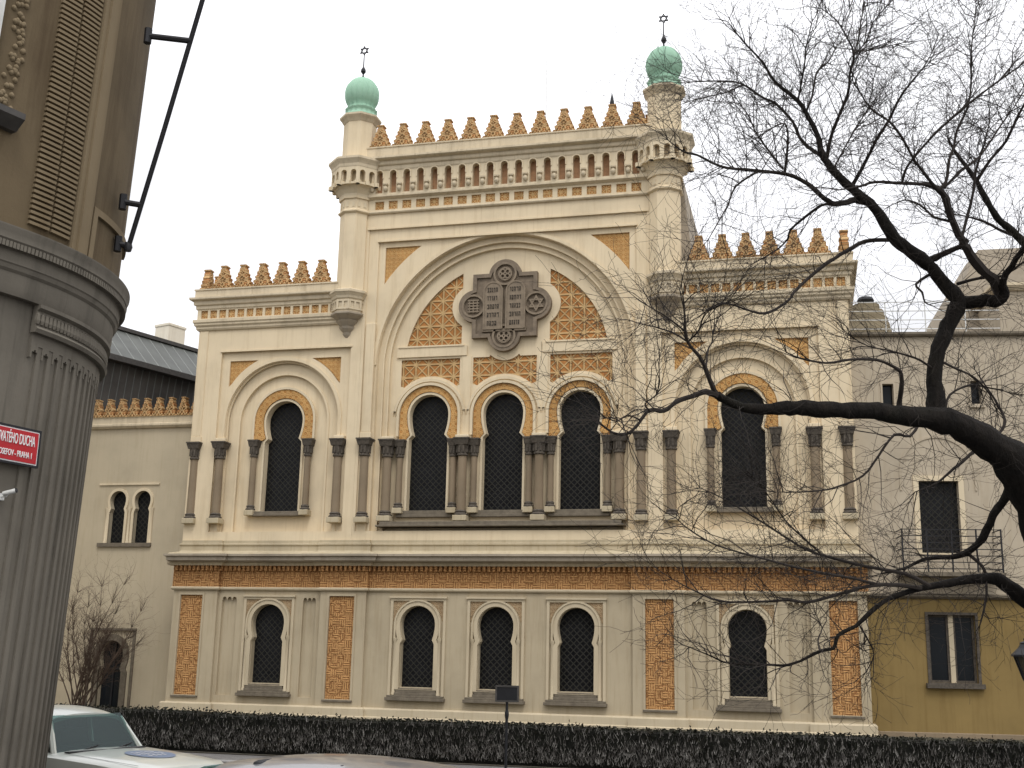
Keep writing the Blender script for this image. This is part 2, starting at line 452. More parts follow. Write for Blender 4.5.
for (x0, x1) in PIL:
    c = (x0+x1)/2; pw = .42 if abs(c) > 8 else .45
    cc = (10.88 if c > 0 else -10.88) if abs(c) > 8 else (5.32 if c > 0 else -5.32)
    b = B(); b.plate(rect(x0, x1, -.1, 5.05), [rect(cc-pw-.0, cc+pw, .58, 3.93)], 0, .14)
    b.plate(rect(cc-pw-.07, cc+pw+.07, .53, 4.0), [rect(cc-pw, cc+pw, .58, 3.93)], -.03, .002)
    o = part(b, 'pilaster', 'stucco_low_shade')
    b = B(); b.box(cc-pw, cc+pw, .05, .12, .58, 3.93); q = b.build('ornament_panel', M['panel'], o)
    b = B(); b.box(cc-pw-.08, cc+pw+.08, -.055, .03, .50, .56); b.build('sill', M['sill_stone'], o)
# plinth
pp = [(-11.62, 1.5), (-11.62, -.04)]
JOG = []
for (x0, x1) in PIL: JOG += [(x0-.03, .09), (x0-.03, -.04), (x1+.03, -.04), (x1+.03, .09)]
path = [(-11.62, 1.5)] + [p for p in JOG[1:-1]] + [(11.62, 1.5)]
path[1] = (-11.62, -.04); path[-2] = (11.62, -.04)
b = B(); b.sweep(path, [(-.15, -.15), (.13, -.15), (.13, .05), (.10, .08), (.10, .30), (.06, .345), (-.15, .36)]); part(b, 'plinth', 'trim_low_shade')
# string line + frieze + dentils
b = B(); b.sweep(path, [(-.1, 4.10), (.03, 4.10), (.06, 4.14), (.06, 4.18), (.02, 4.21), (-.1, 4.21)]); part(b, 'string_course', 'trim_low_shade')
b = B(); b.sweep(path, [(-.1, 4.21), (.012, 4.21), (.012, 4.95), (-.1, 4.95)]); part(b, 'frieze', 'frieze')
b = B()
xs = -11.5
while xs < 11.55:
    yy = -.04 if any(x0-.02 <= xs <= x1-.05 for x0, x1 in PIL) else .09
    b.box(xs, xs+.085, yy-.14, yy+.02, 4.76, 4.93); xs += .165
part(b, 'dentil_band', 'frieze')
b = B(); b.sweep(path, [(-.1, 4.93), (.16, 4.93), (.20, 5.0), (.20, 5.06), (-.1, 5.06)]); part(b, 'bed_moulding', 'cornice')
# ledge
lp = [(-11.30, 1.5), (-11.30, -.06)]
for i, (x0, x1) in enumerate(PIL):
    if i: lp += [(x0-.03, .05), (x0-.03, -.06)]
    if i < 3: lp += [(x1+.03, -.06), (x1+.03, .05)]
lp += [(11.30, -.06), (11.30, 1.5)]
b = B(); b.sweep(lp, [(-.3, 5.045), (.36, 5.045), (.42, 5.09), (.42, 5.2), (.50, 5.23), (.50, 5.30), (-.3, 5.34)]); part(b, 'ledge', 'ledge')
b = B(); b.sweep(lp, [(-.3, 5.32), (.40, 5.31), (.34, 5.35), (.12, 5.40), (.09, 5.44), (.09, 5.60), (.13, 5.63), (.13, 5.68), (.066, 5.70), (.066, 5.79), (-.3, 5.79)]); part(b, 'upper_base', 'upper')

def mini_column(bm, x, y, z0, z1, r):
    bm.lathe(x, y, [(r*1.3, z0), (r*1.3, z0+.05), (r, z0+.09), (r, z1-.14), (r*1.3, z1-.1), (r*1.45, z1)], 10)
for c, h in gw:
    b = B(); b.plate(gkey(c, zb=.98), [], .36, .40); w = part(b, 'window', 'lead')
    b = B()
    # rectangular stone frame, arch ring, jamb columns
    b.plate(rect(c-h, c+h, .72, 3.90), [rect(c-h+.09, c+h-.09, .72, 3.80)], .07, .135)
    b.plate(keyhole(c, 3.04, .585, .565, 2.55, .50, .95, grow=.17), [keyhole(c, 3.04, .585, .565, 2.55, .50, .96, grow=.02)], .05, .15)
    b.plate(ringp(c, 3.04, .745, .80, 2.6), [], .02, .14)
    b.box(c-h-.03, c+h+.03, .02, .14, 3.885, 3.94)
    for s in (-1, 1): mini_column(b, c+s*.76, .09, .78, 2.6, .055)
    b.build('frame', M['trim_low_shade'], w, 40)
    b = B()
    b.box(c-h-.05, c+h+.05, -.06, .25, .60, .70); b.box(c-h, c+h, -.01, .25, .70, .77)
    b.box(c-.68, c+.68, .06, .38, .86, 1.00); b.box(c-.72, c+.72, .03, .30, .77, .86)
    b.build('sill', M['sill_stone'], w, bevel=.012)
    for s in (-1, 1):
        b = B()
        poly = [(c+s*.86, 3.80), (c+s*.86, 3.15)] + [(c+s*x, z) for x, z in arc(0, 3.04, .83, .15, pi/2-.28, 10)] + [(c+s*.23, 3.80)]
        b.plate(poly if s < 0 else list(reversed(poly)), [], .115, .135)
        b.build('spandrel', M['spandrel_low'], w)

# --- upper wings
def wkey(cx, grow=0, zb=6.82): return keyhole(cx, 10.08, .70, .70, 9.44, .585, zb, grow=grow)
for s in (-1, 1):
    c = 8.0*s
    xa, xb = (5.47, 10.45)
    X = lambda a, b_: (min(s*a, s*b_), max(s*a, s*b_))
    b = B()
    o0, o1 = X(5.104, 11.42)
    f0, f1 = X(5.47, 10.45)
    b.plate(rect(o0, o1, 5.3, 14.4), [rect(f0, f1, 6.1, 12.6)], 0, .3)
    i0, i1 = X(5.40, 10.52)
    sp = []
    for q in (-1, 1):
        a = [(c+q*2.14, 12.26), (c+q*2.14, 11.42)]
        st = atan2(11.42-10.05, 2.14); en = atan2(12.26-10.05, 1.0)
        R = 2.44
        pts = [(c+q*x, z) for x, z in arc(0, 10.05, R, math.asin(min(1, (11.25-10.05)/R)), math.asin((12.26-10.05)/R), 8)]
        poly = [(c+q*2.14, 12.26)] + [(c+q*2.14, max(11.3, 10.05+sqrt(R*R-2.14**2)))] + [p for p in pts if abs(p[0]-c) < 2.12]
        sp.append(poly if q < 0 else list(reversed(poly)))
    b.plate(rect(i0, i1, 6.05, 12.65), [archp(c, 10.05, 2.13, 6.08)] + sp, .1, .28)
    b.plate(archp(c, 10.05, 2.2, 6.0), [archp(c, 10.05, 1.66, 6.06)], .30, .40)
    b.plate(archp(c, 10.05, 1.9, 6.0), [wkey(c)], .40, .70)
    b.plate(ringp(c, 10.05, 2.15, 2.27, 6.1), [], .06, .11)
    b.plate(ringp(c, 10.05, 2.08, 2.13, 6.1), [], .18, .24)
    b.plate(ringp(c, 10.05, 1.66, 1.74, 6.1), [], .27, .31)
    # frame fillets, side wall return, upper return
    b.box(f0-.05, f1+.05, -.035, .02, 12.58, 12.64)
    e0, e1 = X(11.12, 11.42)
    b.box(e0, e1, .3, 9, 5.3, 13.5)
    part(b, 'wall', 'stucco', 40)
    for poly in sp:
        b = B(); b.plate([(c+(x-c)*1.01, z+.005) for x, z in poly], [], .16, .2)
        part(b, 'spandrel', 'spandrel')
    # window
    b = B(); b.plate(wkey(c, zb=6.7), [], .72, .76); w = part(b, 'window', 'lead')
    k0 = keyhole(c, 10.08, .70, .70, 9.44, .585, 9.36, grow=.10)
    ins = [p for p in k0 if p[1] > 9.35]
    outer = archp(c, 10.08, 1.12, 9.36)
    b = B(); b.plate(outer + list(reversed([(c+.80, 9.36)]+[p for p in ins if p[1] > 9.37]+[(c-.80, 9.36)])), [], .33, .41); b.build('terracotta_ring', M['ring'], w, 30)
    b = B(); b.plate(ringp(c, 10.08, 1.12, 1.2, 9.4), [], .30, .41)
    b.plate(wkey(c, .075, 6.82), [wkey(c, .0, 6.815)], .36, .41); b.build('frame', M['trim'], w, 30)
    b = B(); b.box(c-1.0, c+1.0, .12, .72, 6.66, 6.74); b.box(c-.9, c+.9, .2, .72, 6.74, 6.83); b.build('sill', M['sill_stone'], w, bevel=.012)

# columns
def column(x, y, z0, z1, r, mat='dark_stone', square=True, capw=None):
    capw = capw or r*1.55
    h = z1-z0
    b = B(); b.lathe(x, y, [(r*.98, z0+.30), (r, z0+.4), (r*.93, z1-.62)], 14); o = part(b, 'column', mat, 40)
    b = B()
    b.lathe(x, y, [(r*1.0, z1-.62), (r*1.22, z1-.60), (r*1.22, z1-.55), (r*1.0, z1-.53), (r*1.05, z1-.42), (r*1.35, z1-.22)], 12)
    b.lathe(x, y, [(capw*1.2, z1-.24), (capw*1.42, z1-.1)], 4, pi/4)
    b.box(x-capw*1.02, x+capw*1.02, y-capw*1.02, y+capw*1.02, z1-.1, z1-.05); b.box(x-capw*1.12, x+capw*1.12, y-capw*1.12, y+capw*1.12, z1-.05, z1)
    for i in range(8):
        a = i*pi/4+pi/8; b.box(x+cos(a)*r*1.15-.025, x+cos(a)*r*1.15+.025, y+sin(a)*r*1.15-.025, y+sin(a)*r*1.15+.025, z1-.5, z1-.26)
    b.build('capital', M['cap_stone'], o, 35)
    b = B()
    b.lathe(x, y, [(r*1.45, z0+.13), (r*1.5, z0+.17), (r*1.25, z0+.2), (r*1.15, z0+.23), (r*1.3, z0+.26), (r*1.02, z0+.31)], 14)
    b.build('base', M['cap_stone'], o, 40)
    b = B(); b.box(x-r*1.5, x+r*1.5, y-r*1.45, y+r*1.5, z0-.06, z0+.13); b.build('pedestal', M['upper'], o, bevel=.02)
    return o
for s in (-1, 1):
    for xx in (11.2, 10.22, 5.74): column(s*xx, .02 if xx > 11 else .0, 6.44, 9.28, .152)
    column(s*4.76, .0, 6.44, 9.28, .152)
    for dx in (-1.03, 1.03): column(s*8.0+dx, .25, 6.74, 9.36, .115)
    # strips of wall carried by the columns
    for xx in (11.2, 4.76):
        b = B(); b.box(s*xx-.20, s*xx+.20, -.06, .12, 9.28, 9.5); b.box(s*xx-.17, s*xx+.17, -.035, .12, 9.5, 13.4)
        part(b, 'pilaster_strip', 'stucco', bevel=.02)
    for xx in (10.22, 5.74):
        b = B(); b.box(s*xx-.20, s*xx+.20, -.08, .14, 9.28, 9.42)
        part(b, 'impost', 'stucco', bevel=.02)

# --- central block
b = B()
b.plate(rect(-5.1, 5.1, 5.3, 17.5), [rect(-4.99, 4.99, 6.1, 16.9)], 0, .12)
CZ = 11.9
spc = []
R = 5.28
for q in (-1, 1):
    pts = [(q*x, z) for x, z in arc(0, CZ, R, math.asin((14.7-CZ)/R), math.asin((16.22-CZ)/R), 14) if x < 4.36]
    poly = [(q*4.38, 16.22), (q*4.38, CZ+sqrt(R*R-4.38**2))] + pts
    spc.append(poly if q < 0 else list(reversed(poly)))
b.plate(rect(-5.02, 5.02, 6.05, 16.95), [rect(-4.62, 4.62, 6.1, 16.43)], .05, .18)
b.plate(rect(-4.70, 4.70, 6.05, 16.5), [archp(0, CZ, 4.52, 6.1, 64)] + spc, .12, .30)
b.plate(archp(0, CZ, 4.6, 6.05, 64), [archp(0, CZ, 4.30, 6.1, 64)], .30, .42)
b.plate(archp(0, CZ, 4.4, 6.05, 64), [archp(0, CZ, 4.12, 6.1, 64)], .40, .52)
b.plate(ringp(0, CZ, 4.54, 4.66, 11.9, 64), [], .07, .13)
b.plate(ringp(0, CZ, 4.30, 4.36, 6.1, 64), [], .27, .31)
b.plate(ringp(0, CZ, 4.12, 4.18, 6.1, 64), [], .37, .41)
b.box(-5.05, 5.05, -.04, .03, 16.88, 16.94)
b.box(-4.66, 4.66, .0, .08, 16.41, 16.47)
b.box(-4.7, 4.7, .1, .6, 5.3, 6.12)
# sides and back mass
b.box(-5.1, -4.8, .3, 9, 5.3, 19.4); b.box(4.8, 5.1, .3, 9, 5.3, 19.4)
b.plate(rect(-5.1, 5.1, 17.5, 19.4), [], .1, .4)
part(b, 'wall', 'stucco', 40)
for poly in spc:
    b = B(); b.plate([(x*1.002, z+.004) for x, z in poly], [], .18, .22)
    part(b, 'spandrel', 'spandrel')
# tympanum wall with windows, fans, panels
def fan(q):
    R = 3.62
    a0 = math.asin((12.64-11.95)/R); a1 = math.acos(1.57/R)
    pts = arc(0, 11.95, R, a0, a1, 22)
    pts += [(1.57, 14.66)] + arc(1.12, 13.98, .82, radians(56), radians(-56), 14) + [(1.57, 13.3), (1.57, 12.64)]
    return pts if q > 0 else mir(pts)
def prow(k):
    cz, r = 10.12, 1.40
    if k:
        pts = [(1.60, 11.2)] + [(1.60, 12.14), (3.74, 12.14), (3.74, 11.2)] + [p for p in arc(2.65, cz, r, radians(47), radians(133), 16)]
        pts = list(reversed(pts))
        return pts if k > 0 else mir(pts)
    top = [(1.13, 11.2), (1.13, 12.14), (.55, 12.14)] + [p for p in arc(0, 12.72, .72, radians(-45), radians(-135), 12)] + [(-.55, 12.14), (-1.13, 12.14), (-1.13, 11.2)]
    bot = arc(0, cz, r, radians(133), radians(47), 16)
    return top + bot
def ckey(cx, grow=0, zb=6.82): return keyhole(cx, 10.16, .70, .70, 9.46, .58, zb, grow=grow)
CW = (-2.65, 0., 2.65)
cut = [fan(1), fan(-1), prow(1), prow(0), prow(-1)]
b = B(); b.plate(archp(0, CZ, 4.2, 6.05, 64), [ckey(c) for c in CW] + cut, .50, .78)
for q in (-1, 1):
    for xx in (1.57,):
        pass
b.box(-3.9, -1.35, .44, .52, 12.22, 12.58); b.box(1.35, 3.9, .44, .52, 12.22, 12.58)
b.box(-3.85, -1.45, .41, .52, 12.56, 12.61); b.box(1.45, 3.85, .41, .52, 12.56, 12.61)
for xx in (-1.36, 1.36):
    b.box(xx-.17, xx+.17, .472, .52, 9.25, 12.2)
part(b, 'wall', 'stucco', 35)
b = B(); b.plate([(x*1.003, z) for x, z in fan(1)], [], .57, .6); part(b, 'ornament_panel', 'fan')
b = B(); b.plate([(x*1.003, z) for x, z in fan(-1)], [], .57, .6); part(b, 'ornament_panel', 'fan')
for k in (-1, 0, 1):
    b = B(); b.plate(prow(k), [], .56, .6); part(b, 'ornament_panel', 'fan')
for c in CW:
    b = B(); b.plate(ckey(c, zb=6.7), [], .78, .82); w = part(b, 'window', 'lead')
    k0 = [p for p in keyhole(c, 10.16, .70, .70, 9.46, .58, 9.36, grow=.10) if p[1] > 9.37]
    b = B(); b.plate(archp(c, 10.12, 1.05, 9.30) + list(reversed([(c+.80, 9.30)]+k0+[(c-.80, 9.30)])), [], .44, .51); b.build('terracotta_ring', M['ring'], w, 30)
    b = B(); b.plate(ringp(c, 10.12, 1.06, 1.15, 9.4), [], .36, .51); b.plate(ringp(c, 10.12, 1.21, 1.305, 10.3), [], .44, .51)
    b.plate(ckey(c, .08, 6.82), [ckey(c, 0, 6.815)], .46, .51); b.build('frame', M['trim'], w, 30)
    b = B(); b.box(c-1.02, c+1.02, .32, .78, 6.60, 6.70); b.box(c-.93, c+.93, .38, .78, 6.70, 6.83); b.build('sill', M['sill_stone'], w, bevel=.012)
b = B(); b.box(-4.22, 4.22, -.14, .5, 6.24, 6.30); b.box(-4.12, 4.12, -.02, .5, 6.30, 6.42); part(b, 'sill', 'sill_stone', bevel=.012)
for xx in (-4.02, -1.33, 1.33, 4.02): column(xx, .24, 6.50, 9.26, .16)
for c in CW:
    for dx in (-.96, .96): column(c+dx, .36, 6.78, 9.26, .115)
for xx in (-4.0, -1.33, 1.33, 4.0):
    b = B(); b.box(xx-.24, xx+.24, .06, .5, 9.26, 9.36); part(b, 'impost', 'trim', bevel=.02)

# tablets of the law relief
b = B()
def quatre(g_=0.):
    r = .58+g_; h = 1.15+g_; cc = 1.07; dz = 13.93
    def lobe(ax, az, a0):
        th = math.acos((1.15+g_-(1.07))/r) if False else None
    pts = []
    e = sqrt(r*r-(h-cc)**2)
    for k in range(4):
        a = k*pi/2
        local = [(h, -e)] + [(cc+r*cos(t), r*sin(t)) for t in [math.asin(-e/r)+(2*math.asin(e/r))*i/16 for i in range(1, 16)]] + [(h, e), (h, h)]
        pts += [(x*cos(a)-y*sin(a), dz+x*sin(a)+y*cos(a)) for x, y in local]
    return pts
b.plate(quatre(), [], .36, .52)
b.plate(quatre(0), [[(x*.88, 13.93+(z-13.93)*.88) for x, z in quatre(0)]], .29, .37)
rel = part(b, 'tablet_relief', 'relief', 30)
for q in (-1, 1):
    t_ = B(); t_.plate(archp(q*.40, 14.42, .30, 13.05, 16), [], .24, .37); t_.plate(ringp(q*.40, 14.42, .30, .35, 13.05, 16), [], .22, .37); o = t_.build('tablet', M['relief_light'], rel, 30)
random.seed(3)
for q in (-1, 1):
    ins = B()
    for r_ in range(5):
        z = 14.46-r_*.30
        x = q*.40-.2
        while x < q*.40+.16:
            w_ = random.uniform(.035, .07)
            ins.box(x, x+w_, .226, .245, z+.05, z+.085); ins.box(x+w_-.022, x+w_, .226, .245, z-.07, z+.05)
            if random.random() < .5: ins.box(x, x+.02, .226, .245, z-.07, z+.02)
            if random.random() < .4: ins.box(x, x+w_, .226, .245, z-.075, z-.045)
            x += w_+.03
    ins.build('inscription', M['relief_dark'], rel)
b = B(); b.box(-.78, .78, .27, .37, 12.98, 13.07); b.build('shelf', M['relief_light'], rel)
for mi, (cx, cz) in enumerate(((1.12, 13.93), (-1.12, 13.93), (0, 15.05), (0, 12.81))):
    b = B()
    b.plate(arc(cx, cz, .42, 0, 2*pi, 24)[:-1], [arc(cx, cz, .35, 0, 2*pi, 24)[:-1]], .27, .37)
    if mi == 0:
        for k in (0, 1):
            tri = [(cx+.30*cos(pi/2+k*pi+i*2*pi/3), cz+.30*sin(pi/2+k*pi+i*2*pi/3)) for i in range(3)]
            tri2 = [(cx+.19*cos(pi/2+k*pi+i*2*pi/3), cz+.19*sin(pi/2+k*pi+i*2*pi/3)) for i in range(3)]
            b.plate(tri, [tri2], .29-k*.004, .37)
    elif mi == 1:
        for k in range(5): b.box(cx-.2, cx+.2, .29, .37, cz-.22+k*.1, cz-.17+k*.1)
        for k in range(3): b.box(cx-.16+k*.14, cx-.12+k*.14, .295, .37, cz-.24, cz+.24)
    else:
        b.plate(arc(cx, cz, .25, 0, 2*pi, 20)[:-1], [arc(cx, cz, .19, 0, 2*pi, 20)[:-1]], .29, .37)
        for k in range(4):
            a = k*pi/2+pi/4; b.plate(arc(cx+.12*cos(a), cz+.12*sin(a), .10, 0, 2*pi, 12)[:-1], [arc(cx+.12*cos(a), cz+.12*sin(a), .055, 0, 2*pi, 12)[:-1]], .286-k*.003, .37)
    b.build('medallion', M['relief_light'], rel)

# --- central cornice
CP = [(-5.1, 6), (-5.1, 0.0), (5.1, 0.0), (5.1, 6)]
b = B(); b.sweep(CP, [(-.1, 17.46), (.07, 17.46), (.1, 17.5), (.1, 17.53), (.06, 17.56), (-.1, 17.56)]); part(b, 'string_course', 'cornice')
b = B(); b.sweep(CP, [(-.1, 18.0), (.05, 18.0), (.18, 18.07), (.18, 18.13), (.1, 18.17), (-.1, 18.17)]); part(b, 'string_course', 'cornice')
nsq = 19; stp = 9.28/18
sq = [rect(-4.64+i*stp-.17, -4.64+i*stp+.17, 17.62, 17.93) for i in range(nsq)]
b = B(); b.plate(rect(-5.1, 5.1, 17.52, 18.04), sq, -.04, .12); part(b, 'panel_band', 'trim')
for q in sq:
    b = B(); b.plate([(x*1.0, z) for x, z in q], [], .015, .05); part(b, 'ornament_square', 'square')
ni = [archp(-4.64+i*stp, 18.93, .125, 18.2, 10) for i in range(nsq)]
b = B(); b.plate(rect(-5.1, 5.1, 18.1, 19.15), ni, -.16, .1)
for i in range(nsq): b.plate(ringp(-4.64+i*stp, 18.93, .125, .165, 18.75, 10), [], -.19, -.15)
part(b, 'arcade', 'trim', 30)
b = B(); b.box(-5.0, 5.0, .06, .11, 18.1, 19.15); part(b, 'niche_back', 'niche')
b = B(); b.box(-.09, .09, -.27, -.12, 18.48, 18.54)
b.lathe(0, -.2, [(.03, 18.24), (.085, 18.3), (.09, 18.38), (.05, 18.44), (.10, 18.48)], 10)
co0 = part(b, 'corbel', 'cornice', 40)
for i in range(nsq+1):
    o = co0 if i == 0 else co0.copy()
    if i: COL.objects.link(o); o.parent = T
    o.location = (-4.64+(i-.5)*stp, 0, 0)
b = B(); b.sweep(CP, [(-.2, 19.06), (.17, 19.06), (.19, 19.10), (.19, 19.22), (.25, 19.25), (.27, 19.29), (.27, 19.38), (.40, 19.42), (.44, 19.45), (.44, 19.52), (-.2, 19.58)]); part(b, 'cornice', 'cornice')
b = B(); b.sweep(CP, [(-.12, 19.45), (.22, 19.45), (.22, 19.93), (.25, 19.93), (.25, 19.98), (-.12, 19.98)]); part(b, 'parapet', 'cornice')

def merlon_poly(w=.36, h=.86):
    n = 5; pts = []
    for i in range(n):
        z0 = h*.92*i/n; dz = h*.92/n
        wi = w*(1-.74*i/(n-.5))
        pts += [(wi, z0), (wi*1.04, z0+dz*.18), (wi*1.02, z0+dz*.50), (wi*.86, z0+dz*.62), (wi*.74, z0+dz*.72), (wi*.74, z0+dz-.003)]
    pts += [(w*.30, h*.925), (w*.30, h)]
    return pts + [(-x, z) for x, z in reversed(pts)]
MERL = {}
def merlon(x, y, z, w, h, rz=0, par=None, mats='merlon'):
    k = (round(w, 2), round(h, 2))
    if k not in MERL:
        b = B(); b.plate(merlon_poly(w, h), [], -.12, .12)
        for q in (-1, 1):     # raised bosses, diamonds and cap
            ya, yb = sorted((q*.11, q*.155))
            for (bx, bz, br) in ((0, .16, .12), (-.55, .11, .08), (.55, .11, .08), (0, .44, .10), (0, .68, .06)):
                b.plate([(bx*w+br*cos(a), bz*h+br*sin(a)) for a in (0, pi/2, pi, 3*pi/2)], [[(bx*w+br*.45*cos(a), bz*h+br*.45*sin(a)) for a in (0, pi/2, pi, 3*pi/2)]], ya, yb)
        b.box(-w*.34, w*.34, -.14, .14, h*.93, h*.985)
        o = b.build('merlon', M[mats], par or T); MERL[k] = o
    else:
        o = MERL[k].copy(); COL.objects.link(o); o.parent = par or T
    o.location = (x, y, z); o.rotation_euler = (0, 0, rz); return o
for i in range(12): merlon(-4.69+i*(9.36/11), -.05, 19.98, .39, .88)
for s in (-1, 1):
    for k in range(6): merlon(s*4.98, 1.0+k*.85, 19.98, .39, .88, pi/2)

# --- turrets
for s in (-1, 1):
    cx, cy = s*5.60, .12
    oct_ = [(cx+cos(a)*1, cy+sin(a)*1) for a in [pi/8+i*pi/4 for i in range(8)]]
    def octp(r): return [(cx+r*cos(-(pi/8+i*pi/4)), cy+r*sin(-(pi/8+i*pi/4))) for i in range(8)]
    a0 = pi/8
    b = B(); b.lathe(cx, cy, [(.55, 14.3), (.55, 17.5)], 8, a0); b.lathe(cx, cy, [(.57, 17.45), (.64, 17.5), (.64, 17.55), (.57, 17.6), (.57, 18.0)], 8, a0)
    b.lathe(cx, cy, [(.61, 19.4), (.60, 21.1)], 8, a0); b.lathe(cx, cy, [(.63, 17.99), (.66, 19.2)], 8, a0)
    tur = part(b, 'turret', 'stucco', 30)
    b = B(); b.lathe(cx, cy, [(.95, 19.08), (.96, 19.12), (.97, 19.2), (1.02, 19.28), (1.08, 19.36), (1.08, 19.44), (.62, 19.52)], 8, a0); b.build('cornice', M['cornice'], tur)
    b = B(); b.lathe(cx, cy, [(.62, 21.0), (.67, 21.08), (.70, 21.12), (.77, 21.2), (.77, 21.27), (.5, 21.36)], 8, a0); b.build('cap', M['cornice'], tur)
    b = B()   # corbelled arcade ring under the cap
    for i in range(8):
        a = i*pi/4
        L = Matrix.Translation((cx, cy, 0)) @ Matrix.Rotation(a-pi/2, 4, 'Z') @ Matrix.Rotation(pi, 4, 'Z')
        hw_ = .87*math.tan(pi/8)
        b.plate(rect(-hw_, hw_, 18.42, 19.1), [archp(-hw_*.5, 18.86, .105, 18.5, 8), archp(hw_*.5, 18.86, .105, 18.5, 8)], -.87, -.7, L)
        for q in (-1, 0, 1):
            b.plate([(q*hw_-.07, 18.40), (q*hw_+.07, 18.40), (q*hw_+.07, 18.55), (q*hw_-.07, 18.55)], [], -.94, -.68, L)
    b.lathe(cx, cy, [(.57, 17.98), (.61, 18.04), (.63, 18.06), (.64, 18.16), (.72, 18.28), (.77, 18.34), (.88, 18.43), (.56, 18.44)], 8, a0)
    for i in range(8):
        a = i*pi/4; bx, by = cx+.585*cos(a), cy+.585*sin(a)
        L = Matrix.Translation((cx, cy, 0)) @ Matrix.Rotation(a+pi/2, 4, 'Z')
        for q in (-1, 1): b.box(q*.12-.05, q*.12+.05, -.545, -.46, 17.68, 17.86, L)
    b.build('bracket_ring', M['trim'], tur)
    # lower corbel
    b = B()
    kx = cx+s*.06; ky = cy-.05
    b.lathe(kx, ky, [(.56, 14.2), (.62, 14.26), (.64, 14.34), (.70, 14.42), (.74, 14.46), (.74, 14.54), (.55, 14.62)], 8, a0)
    b.lathe(kx, ky, [(.57, 13.72), (.57, 14.22)], 8, a0)
    for i in range(8):
        a = i*pi/4
        L = Matrix.Translation((kx, ky, 0)) @ Matrix.Rotation(a+pi/2, 4, 'Z')
        b.plate(rect(-.23, .23, 13.84, 14.2), [rect(-.17, -.04, 13.9, 14.13), rect(.04, .17, 13.9, 14.13)], -.565, -.5, L)
    b.build('corbel', M['cornice'], tur)
    b = B()
    b.lathe(kx, ky, [(.03, 12.72), (.07, 12.84), (.06, 12.88), (.15, 13.0), (.18, 13.07), (.15, 13.09), (.27, 13.22), (.30, 13.29), (.26, 13.31), (.40, 13.45), (.44, 13.5), (.40, 13.52), (.58, 13.64), (.64, 13.69), (.64, 13.75), (.5, 13.79)], 8, a0)
    b.build('corbel_tip', M['ledge'], tur)
    b = B()
    prof = [(.62, 21.28), (.62, 21.36), (.58, 21.40), (.56, 21.44), (.56, 21.54), (.60, 21.58), (.60, 21.62), (.50, 21.66)]
    for i in range(0, 13):
        t_ = -.75+i*(pi/2+.75)/12
        prof.append((.645*cos(t_) if i < 12 else .03, 22.25+.70*sin(t_)))
    b.lathe(cx, cy, prof, 64, 0, lambda i, n: 1-.07*abs(cos(pi*i/4))**4)
    b.build('dome', M['copper'], tur, 50)
    b = B()
    b.lathe(cx, cy, [(.05, 22.9), (.09, 22.98), (.03, 23.05), (.03, 23.12), (.10, 23.22), (.09, 23.3), (.025, 23.42), (.02, 23.9)], 10)
    for k in (0, 1):
        tri = [(.20*cos(pi/2+k*pi+i*2*pi/3), 24.08+.20*sin(pi/2+k*pi+i*2*pi/3)) for i in range(3)]
        tri2 = [(.14*cos(pi/2+k*pi+i*2*pi/3), 24.08+.14*sin(pi/2+k*pi+i*2*pi/3)) for i in range(3)]
        b.plate(tri, [tri2], -.02+k*.003, .02+k*.003, Matrix.Translation((cx, cy, 0)))
    b.build('finial', M['iron'], tur)

# --- wing cornices
for s in (-1, 1):
    if s < 0: WP = [(-11.42, 9), (-11.42, 0), (-5.9, 0)]
    else: WP = [(5.9, 0), (11.42, 0), (11.42, 9)]
    b = B(); b.sweep(WP, [(-.1, 13.42), (.06, 13.42), (.1, 13.48), (.1, 13.54), (.16, 13.6), (.16, 13.66), (.2, 13.7), (.2, 13.8), (-.1, 13.8)]); part(b, 'architrave', 'cornice')
    b = B(); b.sweep(WP, [(-.1, 14.2), (.12, 14.2), (.14, 14.23), (.14, 14.33), (.20, 14.36), (.21, 14.40), (.21, 14.50), (.32, 14.53), (.34, 14.56), (.34, 14.62), (-.1, 14.68)]); part(b, 'cornice', 'cornice')
    xs = [11.42-.20-i*.362 for i in range(15)]
    sqs = [rect(s*x-.135, s*x+.135, 13.86, 14.16) for x in xs]
    a, c = sorted((s*5.9, s*11.5))
    b = B(); b.plate(rect(a, c, 13.75, 14.25), sqs, -.10, .05); part(b, 'panel_band', 'trim')
    for q in sqs:
        b = B(); b.plate(q, [], -.045, -.01); part(b, 'ornament_square', 'square')
    b = B(); b.sweep(WP, [(-.16, 14.6), (.19, 14.6), (.19, 14.91), (.22, 14.91), (.22, 14.96), (-.16, 14.96)]); part(b, 'parapet', 'cornice')
    for i in range(6): merlon(s*(10.55-i*.765), -.03, 14.96, .375, .88)
    for k in range(8): merlon(s*11.38, .28+k*.8, 14.96, .375, .88, pi/2)
    b = B(); b.box(*sorted((s*5.1, s*11.3)), .2, 9, 14.4, 14.5); part(b, 'flat_roof', 'slate')
# main roof behind the parapets
b = B(); b.box(-5, 5, .3, 9, 19.3, 19.45); part(b, 'flat_roof', 'slate')
b = B()
vs = [(5.12, .7, 14.5), (6.50, .9, 14.5), (5.12, .7, 18.5), (6.10, .9, 18.5), (5.12, 8, 14.5), (6.50, 8, 14.5), (5.12, 8, 18.5), (6.10, 8, 18.5)]
b.add(vs, [(0,1,3,2), (1,5,7,3), (5,4,6,7), (4,0,2,6), (2,3,7,6), (0,4,5,1)]); part(b, 'side_buttress', 'ledge')

